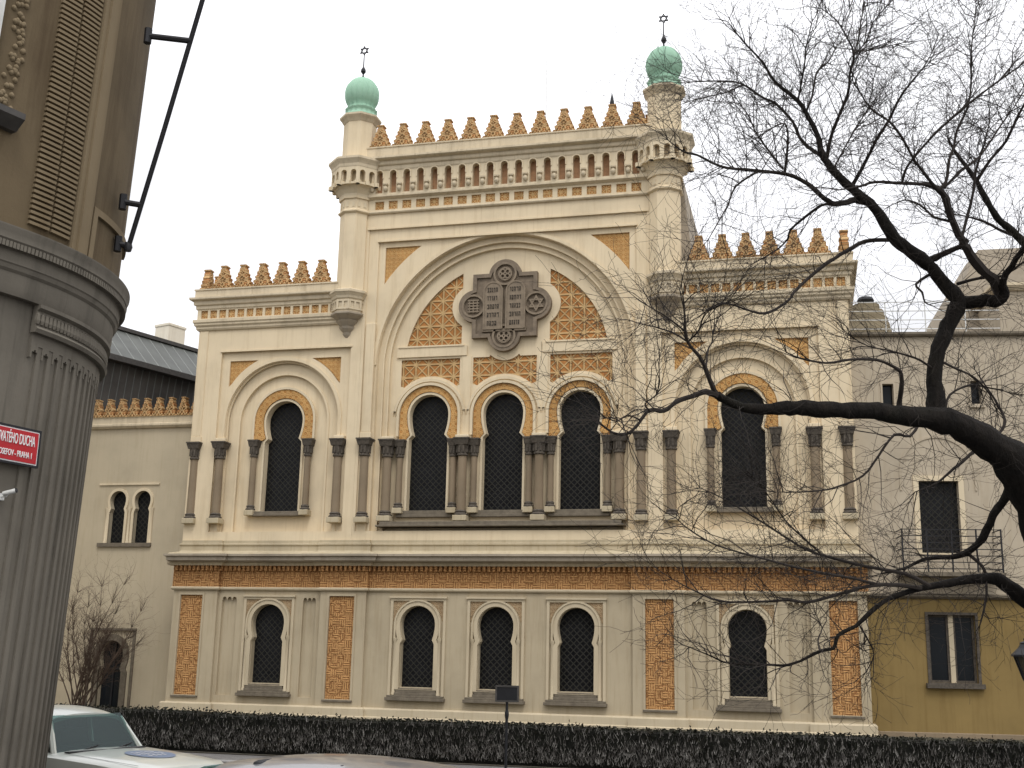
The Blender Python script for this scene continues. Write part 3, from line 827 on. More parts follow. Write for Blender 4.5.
p0 = onY(546, 112, 3.0); p1 = onY(546.5, 58, 3.0)
b = B(); b.tube([(p0.x, 3.0, 19.4), p0, p1], [.03, .025, .015], 6); part(b, 'antenna_rod', 'rail')
p0 = onY(612, 102, 1.5); b = B(); b.lathe(p0.x, 1.5, [(.1, 19.4), (.08, p0.z), (.01, onY(612, 93, 1.5).z)], 8); part(b, 'vent_spike', 'iron')
# rear body
b = B(); b.box(-11.3, 11.3, 8.6, 9, -.1, 14.4); b.box(-11.42, -11.1, .4, 8.8, -.1, 13.5); b.box(11.1, 11.42, .4, 8.8, -.1, 5.3); b.box(-5.1, 5.1, 8.7, 9, 14.4, 19.3); part(b, 'wall', 'stucco')

# ================================================================== LEFT ANNEX
AY = 1.2
A = thing('annex_building', 'plain cream annex with crenellated parapet left of the ornate facade', 'building', (-16, AY, 0))
def ax(px, py, y=AY): p = onY(px, py, y); return p.x+16, p.z
def twin(px0, px1, ytop, ybot):
    pass
zt = onY(143, 427, AY).z
x_r = -11.2+16
wl, zt2 = ax(108, 491); wr, _ = ax(151, 491); _, zb = ax(130, 543)
wc = [(ax(117, 520)[0]), (ax(141.5, 520)[0])]
ztop = ax(128, 491)[1]
kr = .33
def akey(c, g=0): return keyhole(c, ztop-kr, kr, kr*.96, ztop-kr*1.95, kr*.8, zb, 16, g)
dl, dzt = ax(101, 640); dr, _ = ax(125, 640)
dc = (dl+dr)/2; dk = (dr-dl)/2
def dkey(g=0): return keyhole(dc, dzt-dk, dk, dk*.95, dzt-dk*2.0, dk*.82, -.05, 18, g)
b = B(); b.plate(rect(-9, x_r, -.1, zt+.1), [akey(wc[0]), akey(wc[1]), dkey()], 0, .35)
b.box(-9, -8.7, .35, 8, -.1, zt)
b.build('wall', M['annex'], A)
b = B(); b.sweep([(-9, 6), (-9, 0), (x_r, 0)], [(-.1, zt-.05), (.08, zt-.05), (.16, zt+.03), (.16, zt+.1), (.1, zt+.13), (.1, zt+.34), (.13, zt+.38), (-.2, zt+.38)]); b.build('cornice', M['cornice'], A)
b = B()
b.box(wl-.35, wr+.35, -.05, .01, ztop+.22, ztop+.29)
for c in wc: b.plate(akey(c, .1), [akey(c, 0)], -.05, .02)
for xx in (wc[0]-.42, (wc[0]+wc[1])/2, wc[1]+.42): mini_column(b, xx, -.02, zb, ztop-kr*1.9, .05)
w = None
g_ = B(); g_.plate(akey(wc[0]), [], .2, .24); w = g_.build('window', M['lead'], A)
b.build('frame', M['trim'], w, 40)
b = B(); b.box(wl-.2, wr+.2, -.09, .2, zb-.14, zb); b.build('sill', M['sill_stone'], w)
g_ = B(); g_.plate(akey(wc[1]), [], .2, .24); g_.build('window', M['lead'], A)
b = B(); b.plate(dkey(), [], .25, .29); d_ = b.build('door', M['glass'], A)
b = B(); b.plate(keyhole(dc, dzt-dk, dk, dk*.95, dzt-dk*2, dk*.82, -.1, 18, .22), [keyhole(dc, dzt-dk, dk, dk*.95, dzt-dk*2, dk*.82, -.09, 18, 0)], -.06, .05); b.box(dc-dk-.45, dc+dk+.45, -.1, .02, dzt+.35, dzt+.43)
for q in (-1, 1): b.box(dc+q*(dk+.38)-.05, dc+q*(dk+.38)+.05, -.05, .01, -.1, dzt+.36)
b.build('frame', M['sill_stone'], d_)
b = B(); b.box(dc-.03, dc+.03, .2, .26, 0, dzt-.1); b.box(dc-dk, dc+dk, .2, .26, dzt-dk*2.1, dzt-dk*2.0); b.build('mullion', M['iron'], d_)
for i in range(13): merlon(x_r-.22-i*.515, -.02, zt+.38, .25, .70, 0, A)
b = B(); b.box(-9, x_r, .3, 8, zt-.2, zt-.05); b.build('flat_roof', M['slate'], A)

# ================================================================== HOUSE BEHIND LEFT
e1 = P(110, 356, 46); e2 = P(195, 381, 49.6)
dirv = Vector((e2.x-e1.x, e2.y-e1.y)).normalized(); nrm = Vector((dirv.y, -dirv.x))
H = thing('mansard_house', 'dark metal mansard roofed house with pale chimney behind the left annex', 'house', (e1.x, e1.y, 0), atan2(dirv.y, dirv.x))
ez = (e1.z+e2.z)/2
# local frame: x along eave, -y outwards
b = B(); b.box(-14, 16, .55, 12, -.1, ez-3.2); b.build('wall', M['annex'], H)
rz_ = P(122, 319, 47.0).z
b = B(); b.add([(-14, .5, ez-3.2), (16, .5, ez-3.2), (16, .1, ez), (-14, .1, ez), (-14, 12, ez-3.2), (16, 12, ez-3.2), (16, 12, ez), (-14, 12, ez)],
      [(0,1,2,3), (4,7,6,5), (0,3,7,4), (1,5,6,2), (3,2,6,7), (0,4,5,1)]); b.build('cladding', M['seam_wall'], H)
b = B(); b.add([(-14, -.1, ez+.02), (16, -.1, ez+.02), (16, 1.6, rz_), (-14, 1.6, rz_), (-14, 12, ez+.02), (16, 12, ez+.02), (16, 10.5, rz_), (-14, 10.5, rz_)],
      [(0,1,2,3), (4,7,6,5), (0,3,7,4), (1,5,6,2), (3,2,6,7), (0,4,5,1)])
rf = b.build('roof', M['seam_roof'], H)
b = B(); b.box(-14, 16, -.25, .2, ez-.12, ez+.1); b.box(-14, 16, 1.45, 1.75, rz_-.05, rz_+.1); b.build('gutter', M['slate'], rf)
Hi = H.matrix_basis.inverted() if False else (Matrix.Translation((e1.x, e1.y, 0)) @ Matrix.Rotation(atan2(dirv.y, dirv.x), 4, 'Z')).inverted()
c0 = Hi @ P(168, 335, 51); c1 = Hi @ P(187, 335, 50.5); ct = (Hi @ P(172, 319, 50.5)).z
b = B(); b.box(c0.x, c0.x+.95, c0.y, c0.y+.85, ez-.2, ct); b.box(c0.x-.03, c0.x+.98, c0.y-.03, c0.y+.88, ct-.10, ct+.02); b.build('chimney', M['chimney'], rf, bevel=.02)


# ================================================================== RIGHT ANNEX (turned a few degrees away)
RA = radians(8)
RX = thing('annex_building', 'grey over yellow plastered annex with iron balcony right of the ornate facade', 'building', (11.3, .45, 0), RA)
RI = (Matrix.Translation((11.3, .45, 0)) @ Matrix.Rotation(RA, 4, 'Z')).inverted()
def rx(px, py, off=0.):
    'point on the annex front plane in its own frame'
    o = RI @ CAM; d = RI.to_3x3() @ ray(px, py); p = o+d*((off-o.y)/d.y); return p.x, p.z
top = rx(930, 336)[1]; mid = rx(940, 597)[1]; xe = rx(1006, 400)[0]
bw = [(rx(884, 394), rx(893, 410)), (rx(971, 382), rx(981, 405))]
bw = [((rx(882, 384)[0], rx(893, 384)[0]), (rx(887, 406)[1], rx(887, 384)[1])), ((rx(970, 381)[0], rx(980, 381)[0]), (rx(975, 404)[1], rx(975, 381)[1]))]
bal = (rx(920, 515)[0], rx(960, 515)[0], rx(940, 553)[1], rx(940, 481)[1])
yw = (rx(929.5, 650)[0], rx(977, 650)[0], rx(953, 683)[1], rx(953, 615)[1])
b = B()
b.plate(rect(0, 22, mid, top), [rect(x0, x1, z0, z1) for (x0, x1), (z0, z1) in bw] + [rect(*bal)], 0, .4)
b.box(21.7, 22, .4, 9, -.1, top); b.box(0, 22, 8.6, 9, -.1, top)
# shallow blind arch above the balcony door
cxb = (bal[0]+bal[1])/2
b.plate(ringp(cxb, bal[3]+.25, 1.1, 1.16, bal[3]-.3, 24), [], -.03, .01)
b.build('wall', M['annex_grey'], RX)
b = B(); b.plate(rect(0, 22, -.1, mid+.01), [rect(*yw)], 0.02, .4); b.build('ground_floor_wall', M['annex_yellow'], RX)
b = B(); b.sweep([(0, 0), (22, 0)], [(-.1, mid-.06), (.06, mid-.06), (.16, mid), (.16, mid+.05), (.02, mid+.1), (-.1, mid+.1)]); b.build('string_course', M['sill_stone'], RX)
b = B(); b.sweep([(0, 0), (22, 0)], [(-.1, top-.02), (.12, top-.02), (.16, top+.03), (.16, top+.1), (-.1, top+.1)]); b.build('cornice', M['sill_stone'], RX)
b = B(); b.sweep([(0, 0.02), (22, 0.02)], [(-.05, -.1), (.06, -.1), (.06, .12), (-.05, .16)]); b.build('plinth', M['dark_stone'], RX)
b = B(); b.box(0, 22, .3, 9, top-.15, top-.05); b.build('flat_roof', M['slate'], RX)
for (x0, x1), (z0, z1) in bw:
    b = B(); b.box(x0, x1, .2, .24, z0, z1); w = b.build('window', M['glass'], RX)
    b = B(); b.plate(rect(x0-.06, x1+.06, z0-.06, z1+.06), [rect(x0, x1, z0, z1)], -.03, .02); b.box(x0-.1, x1+.1, -.08, .05, z0-.12, z0-.06); b.build('frame', M['annex_grey'], w)
b = B(); b.box(bal[0], bal[1], .22, .26, bal[2], bal[3]); w = b.build('window', M['lead'], RX)
b = B(); b.plate(rect(bal[0]-.16, bal[1]+.16, bal[2]-.05, bal[3]+.16), [rect(*bal)], -.04, .03); b.build('frame', M['trim'], w)
bx0, bx1 = rx(897, 555)[0], rx(994, 555)[0]; bz0, bz1 = rx(945, 574)[1], rx(945, 531)[1]
bz1 = bz0+(bz1-bz0)*.97
b = B()
for k in range(7):
    z = bz0+.1+(bz1-bz0-.1)*k/6
    b.box(bx0, bx1, -.84, -.81, z-.012, z+.012)
    for xx in (bx0, bx1): b.box(xx-.012, xx+.012, -.82, .02, z-.012, z+.012)
for k in range(5):
    xx = bx0+(bx1-bx0)*k/4; b.box(xx-.02, xx+.02, -.85, -.80, bz0, bz1+.02)
bl = b.build('balcony_railing', M['iron'], RX)
b = B(); b.box(bx0-.05, bx1+.05, -.88, .05, bz0-.12, bz0); b.build('balcony_slab', M['sill_stone'], RX)
b = B(); b.box(yw[0], yw[1], .22, .26, yw[2], yw[3]); w = b.build('window', M['glass'], RX)
b = B(); b.plate(rect(yw[0]-.08, yw[1]+.08, yw[2]-.02, yw[3]+.08), [rect(*yw)], -.02, .05)
cx = (yw[0]+yw[1])/2
b.build('frame', M['cap_stone'], w)
b = B(); b.box(cx-.07, cx+.07, .12, .24, yw[2], yw[3]); b.build('mullion', M['trim_low_shade'], w)
b = B(); b.plate(rect(yw[0], yw[1], yw[2], yw[3]), [rect(yw[0]+.07, cx-.13, yw[2]+.07, yw[3]-.07), rect(cx+.13, yw[1]-.07, yw[2]+.07, yw[3]-.07)], .17, .225); b.build('sash', M['cap_stone'], w)
b = B()
for dx in (-.42, -.1, .12):
    pass
b.box(yw[0]-.15, yw[1]+.15, -.14, .2, yw[2]-.16, yw[2]-.02); b.build('sill', M['cap_stone'], w)
# roof terrace railing
b = B()
tz = top+.05
for k in range(4): b.box(.1, xe+.1, .35, .375, tz+.28+k*.30, tz+.305+k*.30)
k = .1
while k < xe+.2: b.box(k, k+.03, .35, .38, tz-.1, tz+1.2); k += 1.25
b.build('terrace_railing', M['rail'], RX)

# domed tower behind
dc_ = P(858.5, 335, 50); dtop = P(860, 303, 50).z; dr_ = (P(886, 335, 50)-P(860, 335, 50)).length*.98
D = thing('domed_tower', 'small tan banded dome with dark ball finial behind the right annex roof', 'tower', (dc_.x+.35, dc_.y, 0))
b = B(); b.lathe(0, 0, [(dr_, -.1), (dr_, dc_.z-1.2)], 12); b.build('wall', M['annex'], D, 30)
b = B(); prof = [(dr_*1.02, dc_.z-1.2)]
hh = dtop-dc_.z+.4
for k in range(9):
    z = dc_.z-1.2+(hh+.8)*k/9; r_ = dr_*(1-(max(0, k-2)/7.4)**2.2*.75)
    prof += [(r_, z), (r_*.97, z+(hh+.8)/9*.8)]
prof += [(.14, dtop+.02)]
b.lathe(0, 0, prof, 20); b.build('dome', plaster('tan dome tiles', (.21, .175, .115), .3, .5), D, 25)
bz = P(860, 299, 50).z
b = B(); b.lathe(0, 0, [(.05, dtop-.2), (.05, bz-.2), (.32, bz-.1), (.36, bz), (.30, bz+.12), (.02, bz+.16)], 12); b.build('finial', M['iron'], D, 40)

# tall gabled house right
g0 = P(1006, 400, 41); gz = P(1008, 279, 41).z; ridge = P(1000, 238, 45).z
G = thing('gabled_house', 'tall beige house with hipped roof at the right edge behind the tree', 'house', (g0.x, g0.y, 0), radians(8))
gw_, gh_ = rx(1020, 470), None
b = B()
b.plate(rect(0, 14, -.1, gz), [archp(.95, gz-5.2, .42, gz-7.6, 14)], 0, .4); b.box(0, .3, .4, 10, -.1, gz); b.box(13.7, 14, .4, 10, -.1, gz); b.box(0, 14, 9.7, 10, -.1, gz)
b.build('wall', M['annex_grey'], G)
b = B(); b.plate(archp(.95, gz-5.2, .42, gz-7.6, 14), [], .2, .24); b.build('window', M['glass'], G)
b = B(); b.sweep([(0, 10), (0, 0), (14, 0)], [(-.1, gz-.15), (.1, gz-.15), (.25, gz), (.25, gz+.1), (-.1, gz+.1)]); b.build('cornice', M['cornice'], G)
# roof: gable end shown behind the cornice, lower part to the left with dormer glazing
xl = -1.6; rz2 = ridge
b = B(); b.add([(xl, 2.0, gz-1.2), (14, 2.0, gz+.1), (14, 5.5, rz2+1.0), (.6, 4.0, rz2), (xl, 10, gz-1.2), (14, 10, gz+.1), (.6, 6, rz2)],
     [(0,1,2,3), (0,3,6,4), (4,6,2,5), (1,5,2), (3,2,6), (0,4,5,1)]); b.build('roof', plaster('pale roof', (.26, .22, .165), .2, .4), G)
b = B(); b.box(-2.6, 0, 2.4, 9, -.1, gz-1.3); b.build('wall', M['annex_grey'], G)
b = B(); b.box(-2.4, -.3, 2.3, 2.42, gz-3.2, gz-1.6); b.build('window', M['glass'], G)

# ================================================================== CORNER BUILDING, LEFT FOREGROUND
D0 = 10.5
sp_ = P(77, 560, D0)
vd = Vector((sp_.x-CAM.x, sp_.y-CAM.y)).normalized()      # view direction in plan
rp = Vector((vd.y, -vd.x))                                # to the right of the view
CR = 1.8
CC = Vector((sp_.x, sp_.y)) - rp*CR
def nph(ph): return -vd*cos(ph) + rp*sin(ph)
def cpt(ph, r): q = CC+nph(ph)*r; return (q.x, q.y)
F0 = radians(35); F1 = radians(128)
def cpath(r, flat=7., far=10., f0=F0, n=40):
    'plan path of the wall: flat street side, rounded corner, flat far side; building to the left of travel'
    n0 = nph(f0); t0 = vd*sin(f0)+rp*cos(f0); n1 = nph(F1); t1 = vd*sin(F1)+rp*cos(F1)
    a = CC+n0*r-t0*flat; z = CC+n1*r+t1*far
    return [(a.x, a.y)] + [cpt(f0+(F1-f0)*i/n, r) for i in range(n+1)] + [(z.x, z.y)]
def zat(px, py): return P(px, py, D0).z
zc0, zc1 = zat(108, 338), zat(117, 276)      # cornice bottom / top
K = thing('corner_building', 'soot grey and brown corner building with rounded fluted corner at the left edge', 'building')
def inset(path, r): return path
def solid(bm, r, z0, z1, thick=.5):
    bm.sweep(cpath(r), [(0, z0), (0, z1), (-thick, z1), (-thick, z0)])
zf0, zf1 = .75, zat(100, 376)
# ground floor: flutes between F0 and F1
b = B(); solid(b, CR-.045, -.1, zc0); b.build('wall', M['grey_corner'], K, 30)
b = B()
nfl = 14; da = (radians(100)-radians(44))/nfl
for i in range(nfl):
    a = radians(44)+i*da
    pa = [cpt(a+da*t_, CR+.0-.0) for t_ in (0.0, .1, .2, .3)]
    pts = [cpt(a+da*(t_/10), CR+.0) for t_ in range(0, 4)]
    b.sweep([cpt(a+da*t_, CR-.047) for t_ in (.62, .74, .88, 1.0)], [(0, zf0), (.024, zf0), (.024, zf1), (0, zf1)])
    # arched flute head
    for q, hgt in ((.0, .0), (.155, .05), (.31, .065), (.465, .05)):
        b.sweep([cpt(a+da*(q), CR-.05), cpt(a+da*(q+.155), CR-.05)], [(0, zf1-.10+hgt), (.035, zf1-.10+hgt), (.035, zf1), (0, zf1)])
b.sweep([cpt(radians(44)+i*nfl*da/24, CR-.05) for i in range(25)], [(0, zf1), (.035, zf1), (.035, zf1+.10), (0, zf1+.10)])
b.build('fluted_pilaster', M['grey_corner'], K)
za = zat(100, 352)
b = B(); cp = [cpt(radians(43.5)+i*radians(58)/24, CR) for i in range(25)]
b.sweep(cp, [(-.03, zf1+.10), (.03, zf1+.10), (.045, zf1+.13), (.03, zf1+.15), (-.03, zf1+.15)])
b.sweep(cp, [(-.03, zf1+.15), (.015, zf1+.15), (.015, zf1+.28), (.05, zf1+.30), (.05, zf1+.33), (-.03, zf1+.33)])
for i in range(40):
    a = radians(44)+i*radians(56)/40
    q = cpt(a, CR+.015); b.lathe(q[0], q[1], [(.018, zf1+.17), (.026, zf1+.2), (.02, zf1+.25), (.004, zf1+.27)], 6)
b.build('capital_band', M['grey_corner'], K)
# rusticated street side, ground floor
b = B()
n0 = nph(F0); t0 = vd*sin(F0)+rp*cos(F0)
z = zat(5, 372)
for k in range(9):
    zz = z+k*.07
    q0 = CC+n0*CR-t0*3.0; q1 = CC+n0*CR-t0*.28
    b.sweep([(q0.x, q0.y), (q1.x, q1.y)], [(-.05, zz), (.02, zz+.005), (.02, zz+.05), (-.05, zz+.055)])
b.build('louvre_band', M['grey_corner'], K)
# base mouldings
b = B(); b.sweep(cpath(CR), [(-.05, -.1), (.10, -.1), (.10, .5), (.06, .54), (.06, .62), (.10, .66), (.06, .72), (.02, .76), (-.05, .76)]); b.build('plinth', M['grey_corner'], K, 30)
# main cornice
hC = zc1-zc0
def cz(t): return zc0+hC*t
b = B(); b.sweep(cpath(CR), [(-.05, cz(0)), (.03, cz(0)), (.05, cz(.12)), (.05, cz(.32)), (.07, cz(.36)), (.08, cz(.42)), (.09, cz(.44)), (.09, cz(.62)), (.13, cz(.66)), (.13, cz(.72)), (.145, cz(.75)), (.145, cz(.86)), (.16, cz(.92)), (.16, cz(.95)), (.0, cz(1.0)), (-.05, cz(1.0))]); b.build('cornice', M['grey_corner'], K, 25)
b = B()
cpv = cpath(CR+.12)
L0 = 0
for i in range(90):
    a = F0+(F1-F0)*i/90; q = cpt(a, CR+.11)
    b.box(-.012, .012, -.03, .03, cz(.63), cz(.72), Matrix.Translation((q[0], q[1], 0)) @ Matrix.Rotation(atan2(nph(a).y, nph(a).x)+pi/2, 4, 'Z'))
for i in range(70):
    q = CC+nph(F0)*(CR+.11)-t0*(i*.0314*1.0+.03)
    b.box(-.012, .012, -.03, .03, cz(.63), cz(.72), Matrix.Translation((q.x, q.y, 0)) @ Matrix.Rotation(atan2(n0.y, n0.x)+pi/2, 4, 'Z'))
b.build('dentil_band', M['grey_corner'], K)
# upper floor
zu = zc1-.05
b = B(); solid(b, CR+.04, zu, 14.5); b.build('upper_wall', M['brown_corner'], K, 30)
def strip(bm, a0, a1, o0, o1, z0, z1, n=6):
    bm.sweep([cpt(radians(a0)+radians(a1-a0)*i/n, CR+.04) for i in range(n+1)], [(o0, z0), (o1, z0), (o1, z1), (o0, z1)])
b = B()
strip(b, 49.5, 55.5, -.02, .05, zu, 14); strip(b, 51, 54, .04, .07, zu, 14)

b.build('pilaster_strip', M['brown_light'], K)
b = B()
zz = zu+.12
while zz < 9.6:
    strip(b, 36.2, 42.2, -.02, .03, zz, zz+.024, 3); strip(b, 42.8, 49, -.02, .03, zz, zz+.024, 3); zz += .045
b.build('louvre_band', M['brown_light'], K)
b = B()
zp = zat(112, 228)
strip(b, 57, 96, -.02, .03, zp, zp+.06, 12); strip(b, 57, 59, -.02, .03, zu, zp); strip(b, 59, 96, -.02, .015, zu+.02, zu+.08, 12)
b.build('panel_moulding', M['brown_light'], K)
# garland strip and window on the street side
def flat_pt(s_, o, z): q = CC+n0*(CR+.04+o)-t0*s_; return Vector((q.x, q.y, z))
def s_at(px, z):
    def px_of(s_):
        d_ = TILT0 @ flat_pt(s_, 0, z)-CAM; return 512+FPX*d_.dot(RGT)/d_.dot(FWD)
    return min(((abs(px_of(k/200)-px), k/200) for k in range(-100, 500)))[1]
_p0 = Vector((sp_.x, sp_.y, 3.0)); TILT0 = Matrix.Translation(_p0) @ Matrix.Rotation(radians(1.8), 4, Vector((vd.x, vd.y, 0))) @ Matrix.Translation(-_p0)
SGAR = s_at(22, 7.2); SSILL = s_at(15, 6.3)
z0_ = P(12, 137, (flat_pt(SSILL, 0, 6.3)-CAM).dot(FWD)).z
random.seed(5)
b = B()
zz = z0_+.2
while zz < 10:
    s_ = SGAR+.02*sin(zz*9)
    for k in range(4):
        q = flat_pt(s_+random.uniform(-.05, .05), .0, zz+random.uniform(-.05, .05))
        b.lathe(q.x, q.y, [(.006, q.z-.026), (.02, q.z-.015), (.025, q.z), (.018, q.z+.015), (.006, q.z+.026)], 7)
    zz += .07
b.build('garland', M['brown_light'], K, 40)
b = B()
b.sweep([tuple(flat_pt(1.6, 0, 0).xy), tuple(flat_pt(SSILL, 0, 0).xy)], [(-.02, z0_), (.06, z0_), (.16, z0_+.08), (.16, z0_+.13), (-.02, z0_+.15)]); o = b.build('window_sill', M['slate'], K)
b = B()
b.sweep([tuple(flat_pt(SGAR+.22, 0, 0).xy), tuple(flat_pt(SGAR+.17, 0, 0).xy)], [(-.02, z0_+.15), (.05, z0_+.15), (.05, 10), (-.02, 10)]); b.build('window_frame', M['rail'], K)
b = B(); b.sweep([tuple(flat_pt(1.6, 0, 0).xy), tuple(flat_pt(SGAR+.22, 0, 0).xy)], [(-.02, z0_+.15), (.012, z0_+.15), (.012, 10), (-.02, 10)]); b.build('window_pane', M['glass'], K)
b = B(); b.sweep(cpath(CR), [(-.6, 14.4), (.4, 14.4), (.45, 14.7), (-.6, 14.7)]); b.build('eaves', M['slate'], K)
q = CC-vd*.0-rp*3
b = B()
ring = cpath(CR-.3)
b.add([(x, y, 14.45) for x, y in ring], [tuple(range(len(ring)))]); b.build('roof', M['slate'], K)

# pole bracketed to the corner
dp = D0+.1
# the old corner leans outwards a little
_pv = Vector((sp_.x, sp_.y, 3.0)); TILT = Matrix.Translation(_pv) @ Matrix.Rotation(radians(1.8), 4, Vector((vd.x, vd.y, 0))) @ Matrix.Translation(-_pv)
K.matrix_basis = TILT
PL = thing('wall_pole', 'slanting dark metal pole held off the brown corner wall by three brackets', 'pole', tuple(P(128, 247, dp)))
Li = Matrix.Translation(-P(128, 247, dp))
b = B(); b.tube([Li @ P(127.5, 250, dp), Li @ P(165, 127, dp), Li @ P(212, -32, dp)], .022, 10); b.lathe(0, 0, [(.03, -.04), (.04, 0), (.03, .04)], 10); b.build('pole', M['iron'], PL, 40)
for (xa, ya, xb, yb) in ((148, 36, 191, 41), (123, 202, 141, 205), (118, 244, 129, 246)):
    b = B(); pa, pb = P(xa, ya, dp), P(xb, yb, dp)
    b.tube([Li @ pa, Li @ pb], .028, 8); b.tube([Li @ (pa+Vector((0, 0, -.07))), Li @ (pa+Vector((0, 0, .07)))], .035, 8); b.build('bracket', M['iron'], PL, 40)

# street name plate
ns = nph(radians(44)); ts = vd*sin(radians(44))+rp*cos(radians(44))

sr = None
best = None
for k in range(300, 700):
    a = radians(k/10); q = cpt(a, CR+.05)
    dpt = (TILT @ Vector((q[0], q[1], 3.7))-CAM); px = 512+FPX*dpt.dot(RGT)/dpt.dot(FWD)
    if best is None or abs(px-41) < best[0]: best = (abs(px-41), a)
qe = CC+nph(best[1])*(CR+.05)
dq_ = (TILT @ Vector((qe.x, qe.y, 3.8))-CAM).dot(FWD)
zs0, zs1 = P(38, 469, dq_).z, P(40, 432, dq_).z
hs = zs1-zs0; ws = .47
cen = Vector((qe.x, qe.y))-ts*(ws/2)
SG = thing('street_sign', 'red enamel street name plate with white lettering on the grey fluted corner', 'sign', (cen.x, cen.y, (zs0+zs1)/2), atan2(ts.y, ts.x))
b = B(); b.box(-ws/2, ws/2, -.012, .02, -hs/2, hs/2); b.build('plate', M['white'], SG, bevel=.006)
b = B(); b.plate(rect(-ws/2+.022, ws/2-.022, -hs/2+.022, hs/2-.022), [], -.016, -.008); b.build('enamel_field', M['red'], SG)
b = B(); b.plate(rect(-ws/2-.006, ws/2+.006, -hs/2-.006, hs/2+.006), [rect(-ws/2+.012, ws/2-.012, -hs/2+.012, hs/2-.012)], -.015, .01); b.build('border', M['iron'], SG)
for txt, z, h, wd in (('SVATÉHO DUCHA', .012, .085, .36), ('JOSEFOV - PRAHA 1', -.088, .05, .33)):
    cu = bpy.data.curves.new('lettering', 'FONT'); cu.body = txt; cu.size = 1; cu.align_x = 'CENTER'; cu.extrude = .01; cu.offset = .004
    o = bpy.data.objects.new('lettering', cu); COL.objects.link(o); bpy.context.view_layer.update()
    dim = o.dimensions.copy(); me = bpy.data.meshes.new_from_object(o); bpy.data.objects.remove(o); bpy.data.curves.remove(cu)
    o = bpy.data.objects.new('lettering', me); COL.objects.link(o); me.materials.clear(); me.materials.append(M['white']); o.parent = SG
    o.scale = (wd/dim.x, h/.73, .3); o.rotation_euler = (pi/2, 0, 0); o.location = (0, -.018, z)
# security camera
cpx = P(9, 492, D0-.55)
bst = min(((abs((lambda d_: 512+FPX*d_.dot(RGT)/d_.dot(FWD))(TILT @ Vector((*cpt(radians(k/4), CR), 3.3))-CAM)-3), k/4) for k in range(80, 280)))
an = radians(bst[1]); q = cpt(an, CR)
CZc = None
dd = Vector((q[0], q[1], 0))-Vector((CAM.x, CAM.y, 0))
zcam = P(8, 494, (Vector((q[0], q[1], 3.3))-CAM).dot(FWD)).z
SCS = .52
SC = thing('security_camera', 'small pale security camera on a bracket under the red street sign', 'camera', (q[0], q[1], zcam), atan2(nph(an).y, nph(an).x)+pi/2)
SC.scale = (SCS,)*3
b = B(); b.tube([(0, .03, -.04), (0, -.10, -.04), (0, -.14, .0)], .014, 8); b.box(-.05, .05, -.0, .05, -.09, .01); b.build('bracket', M['rail'], SC)
b = B(); b.lathe(0, 0, [(.028, -.10), (.034, -.09), (.034, .09), (.028, .1)], 14); o = b.build('housing', M['rail'], SC, 40); o.rotation_euler = (radians(75), 0, radians(25)); o.location = (0, -.16, .02)
b = B(); b.lathe(0, 0, [(.034, 0), (.034, .015)], 14); l = b.build('lens', M['iron'], SC, 40); l.rotation_euler = (radians(75), 0, radians(25))
l.location = Vector((0, -.16, .02)) + Matrix.Rotation(radians(25), 3, 'Z') @ Matrix.Rotation(radians(75), 3, 'X') @ Vector((0, 0, .10))

# ================================================================== GROUND
b = B(); b.add([(-250, -250, 0), (250, -250, 0), (250, 250, 0), (-250, 250, 0)], [(0, 1, 2, 3)]); struct(b.build('ground', M['soil']))
b = B(); b.add([(-120, -34, .004), (120, -34, .004), (120, -16.6, .004), (-120, -16.6, .004)], [(0, 1, 2, 3)]); struct(b.build('road', M['asphalt']))
b = B(); b.box(-120, 120, -16.35, -15.1, -.05, .10); struct(b.build('pavement', M['paving']))
b = B(); b.box(-120, 120, -16.6, -16.35, -.05, .12); struct(b.build('kerb', M['kerb'], bevel=.02))
b = B(); b.box(-120, 120, -60, -34.25, -.05, .10); struct(b.build('pavement', M['paving']))
b = B(); b.box(-120, 120, -34.25, -34, -.05, .12); struct(b.build('kerb', M['kerb'], bevel=.02))

# ================================================================== HEDGE
HE = thing('hedge', 'long low clipped winter hedge in front of the ornate facade', 'hedge', (2, -14.3, 0))
random.seed(11)
def hh_(x): return .86+.11*max(0, min(1, (-x-1)/12))+.012*sin(x*.9)+.01*sin(x*2.3+1)
b = B()
n = 120; vs = []; fs = []
for i in range(n+1):
    x = -27+54*i/n; h = hh_(x)-.07
    vs += [(x, -.46, .1), (x, -.50, h*.6), (x, -.44, h), (x, .44, h), (x, .5, h*.6), (x, .46, .1)]
for i in range(n):
    for j in range(5): a = i*6+j; fs.append((a, a+1, a+7, a+6))
b.add(vs, fs); b.build('hedge_core', M['hedge_core'], HE)
lf = B(); tw = B()
def leaf(bm, p, d, l, w):
    s_ = d.orthogonal().normalized(); s_.rotate(Matrix.Rotation(random.uniform(0, 6.28), 3, d))
    bm.add([p-s_*w*.2, p+d*l*.5+s_*w, p+d*l, p+d*l*.5-s_*w], [(0, 1, 2, 3)])
for i in range(26000):
    x = random.uniform(-27, 27); t_ = random.random(); h = hh_(x)
    if t_ < .55:
        z = random.random(); p = Vector((x, -.52+random.uniform(-.03, .09), .12+z*(h-.12)))
        d = Vector((random.uniform(-.8, .8), -random.uniform(.1, .8), random.uniform(.1, 1)))
    elif t_ < .93:
        p = Vector((x, random.uniform(-.5, .5), h+random.uniform(-.08, -.02))); d = Vector((random.uniform(-.9, .9), random.uniform(-.9, .5), random.uniform(-.1, .25)))
    else:
        p = Vector((x, .5+random.uniform(-.05, .05), random.uniform(.2, h))); d = Vector((random.uniform(-.6, .6), .5, random.uniform(.2, 1)))
    d.normalize(); leaf(lf, p, d, random.uniform(.04, .09), random.uniform(.012, .026))
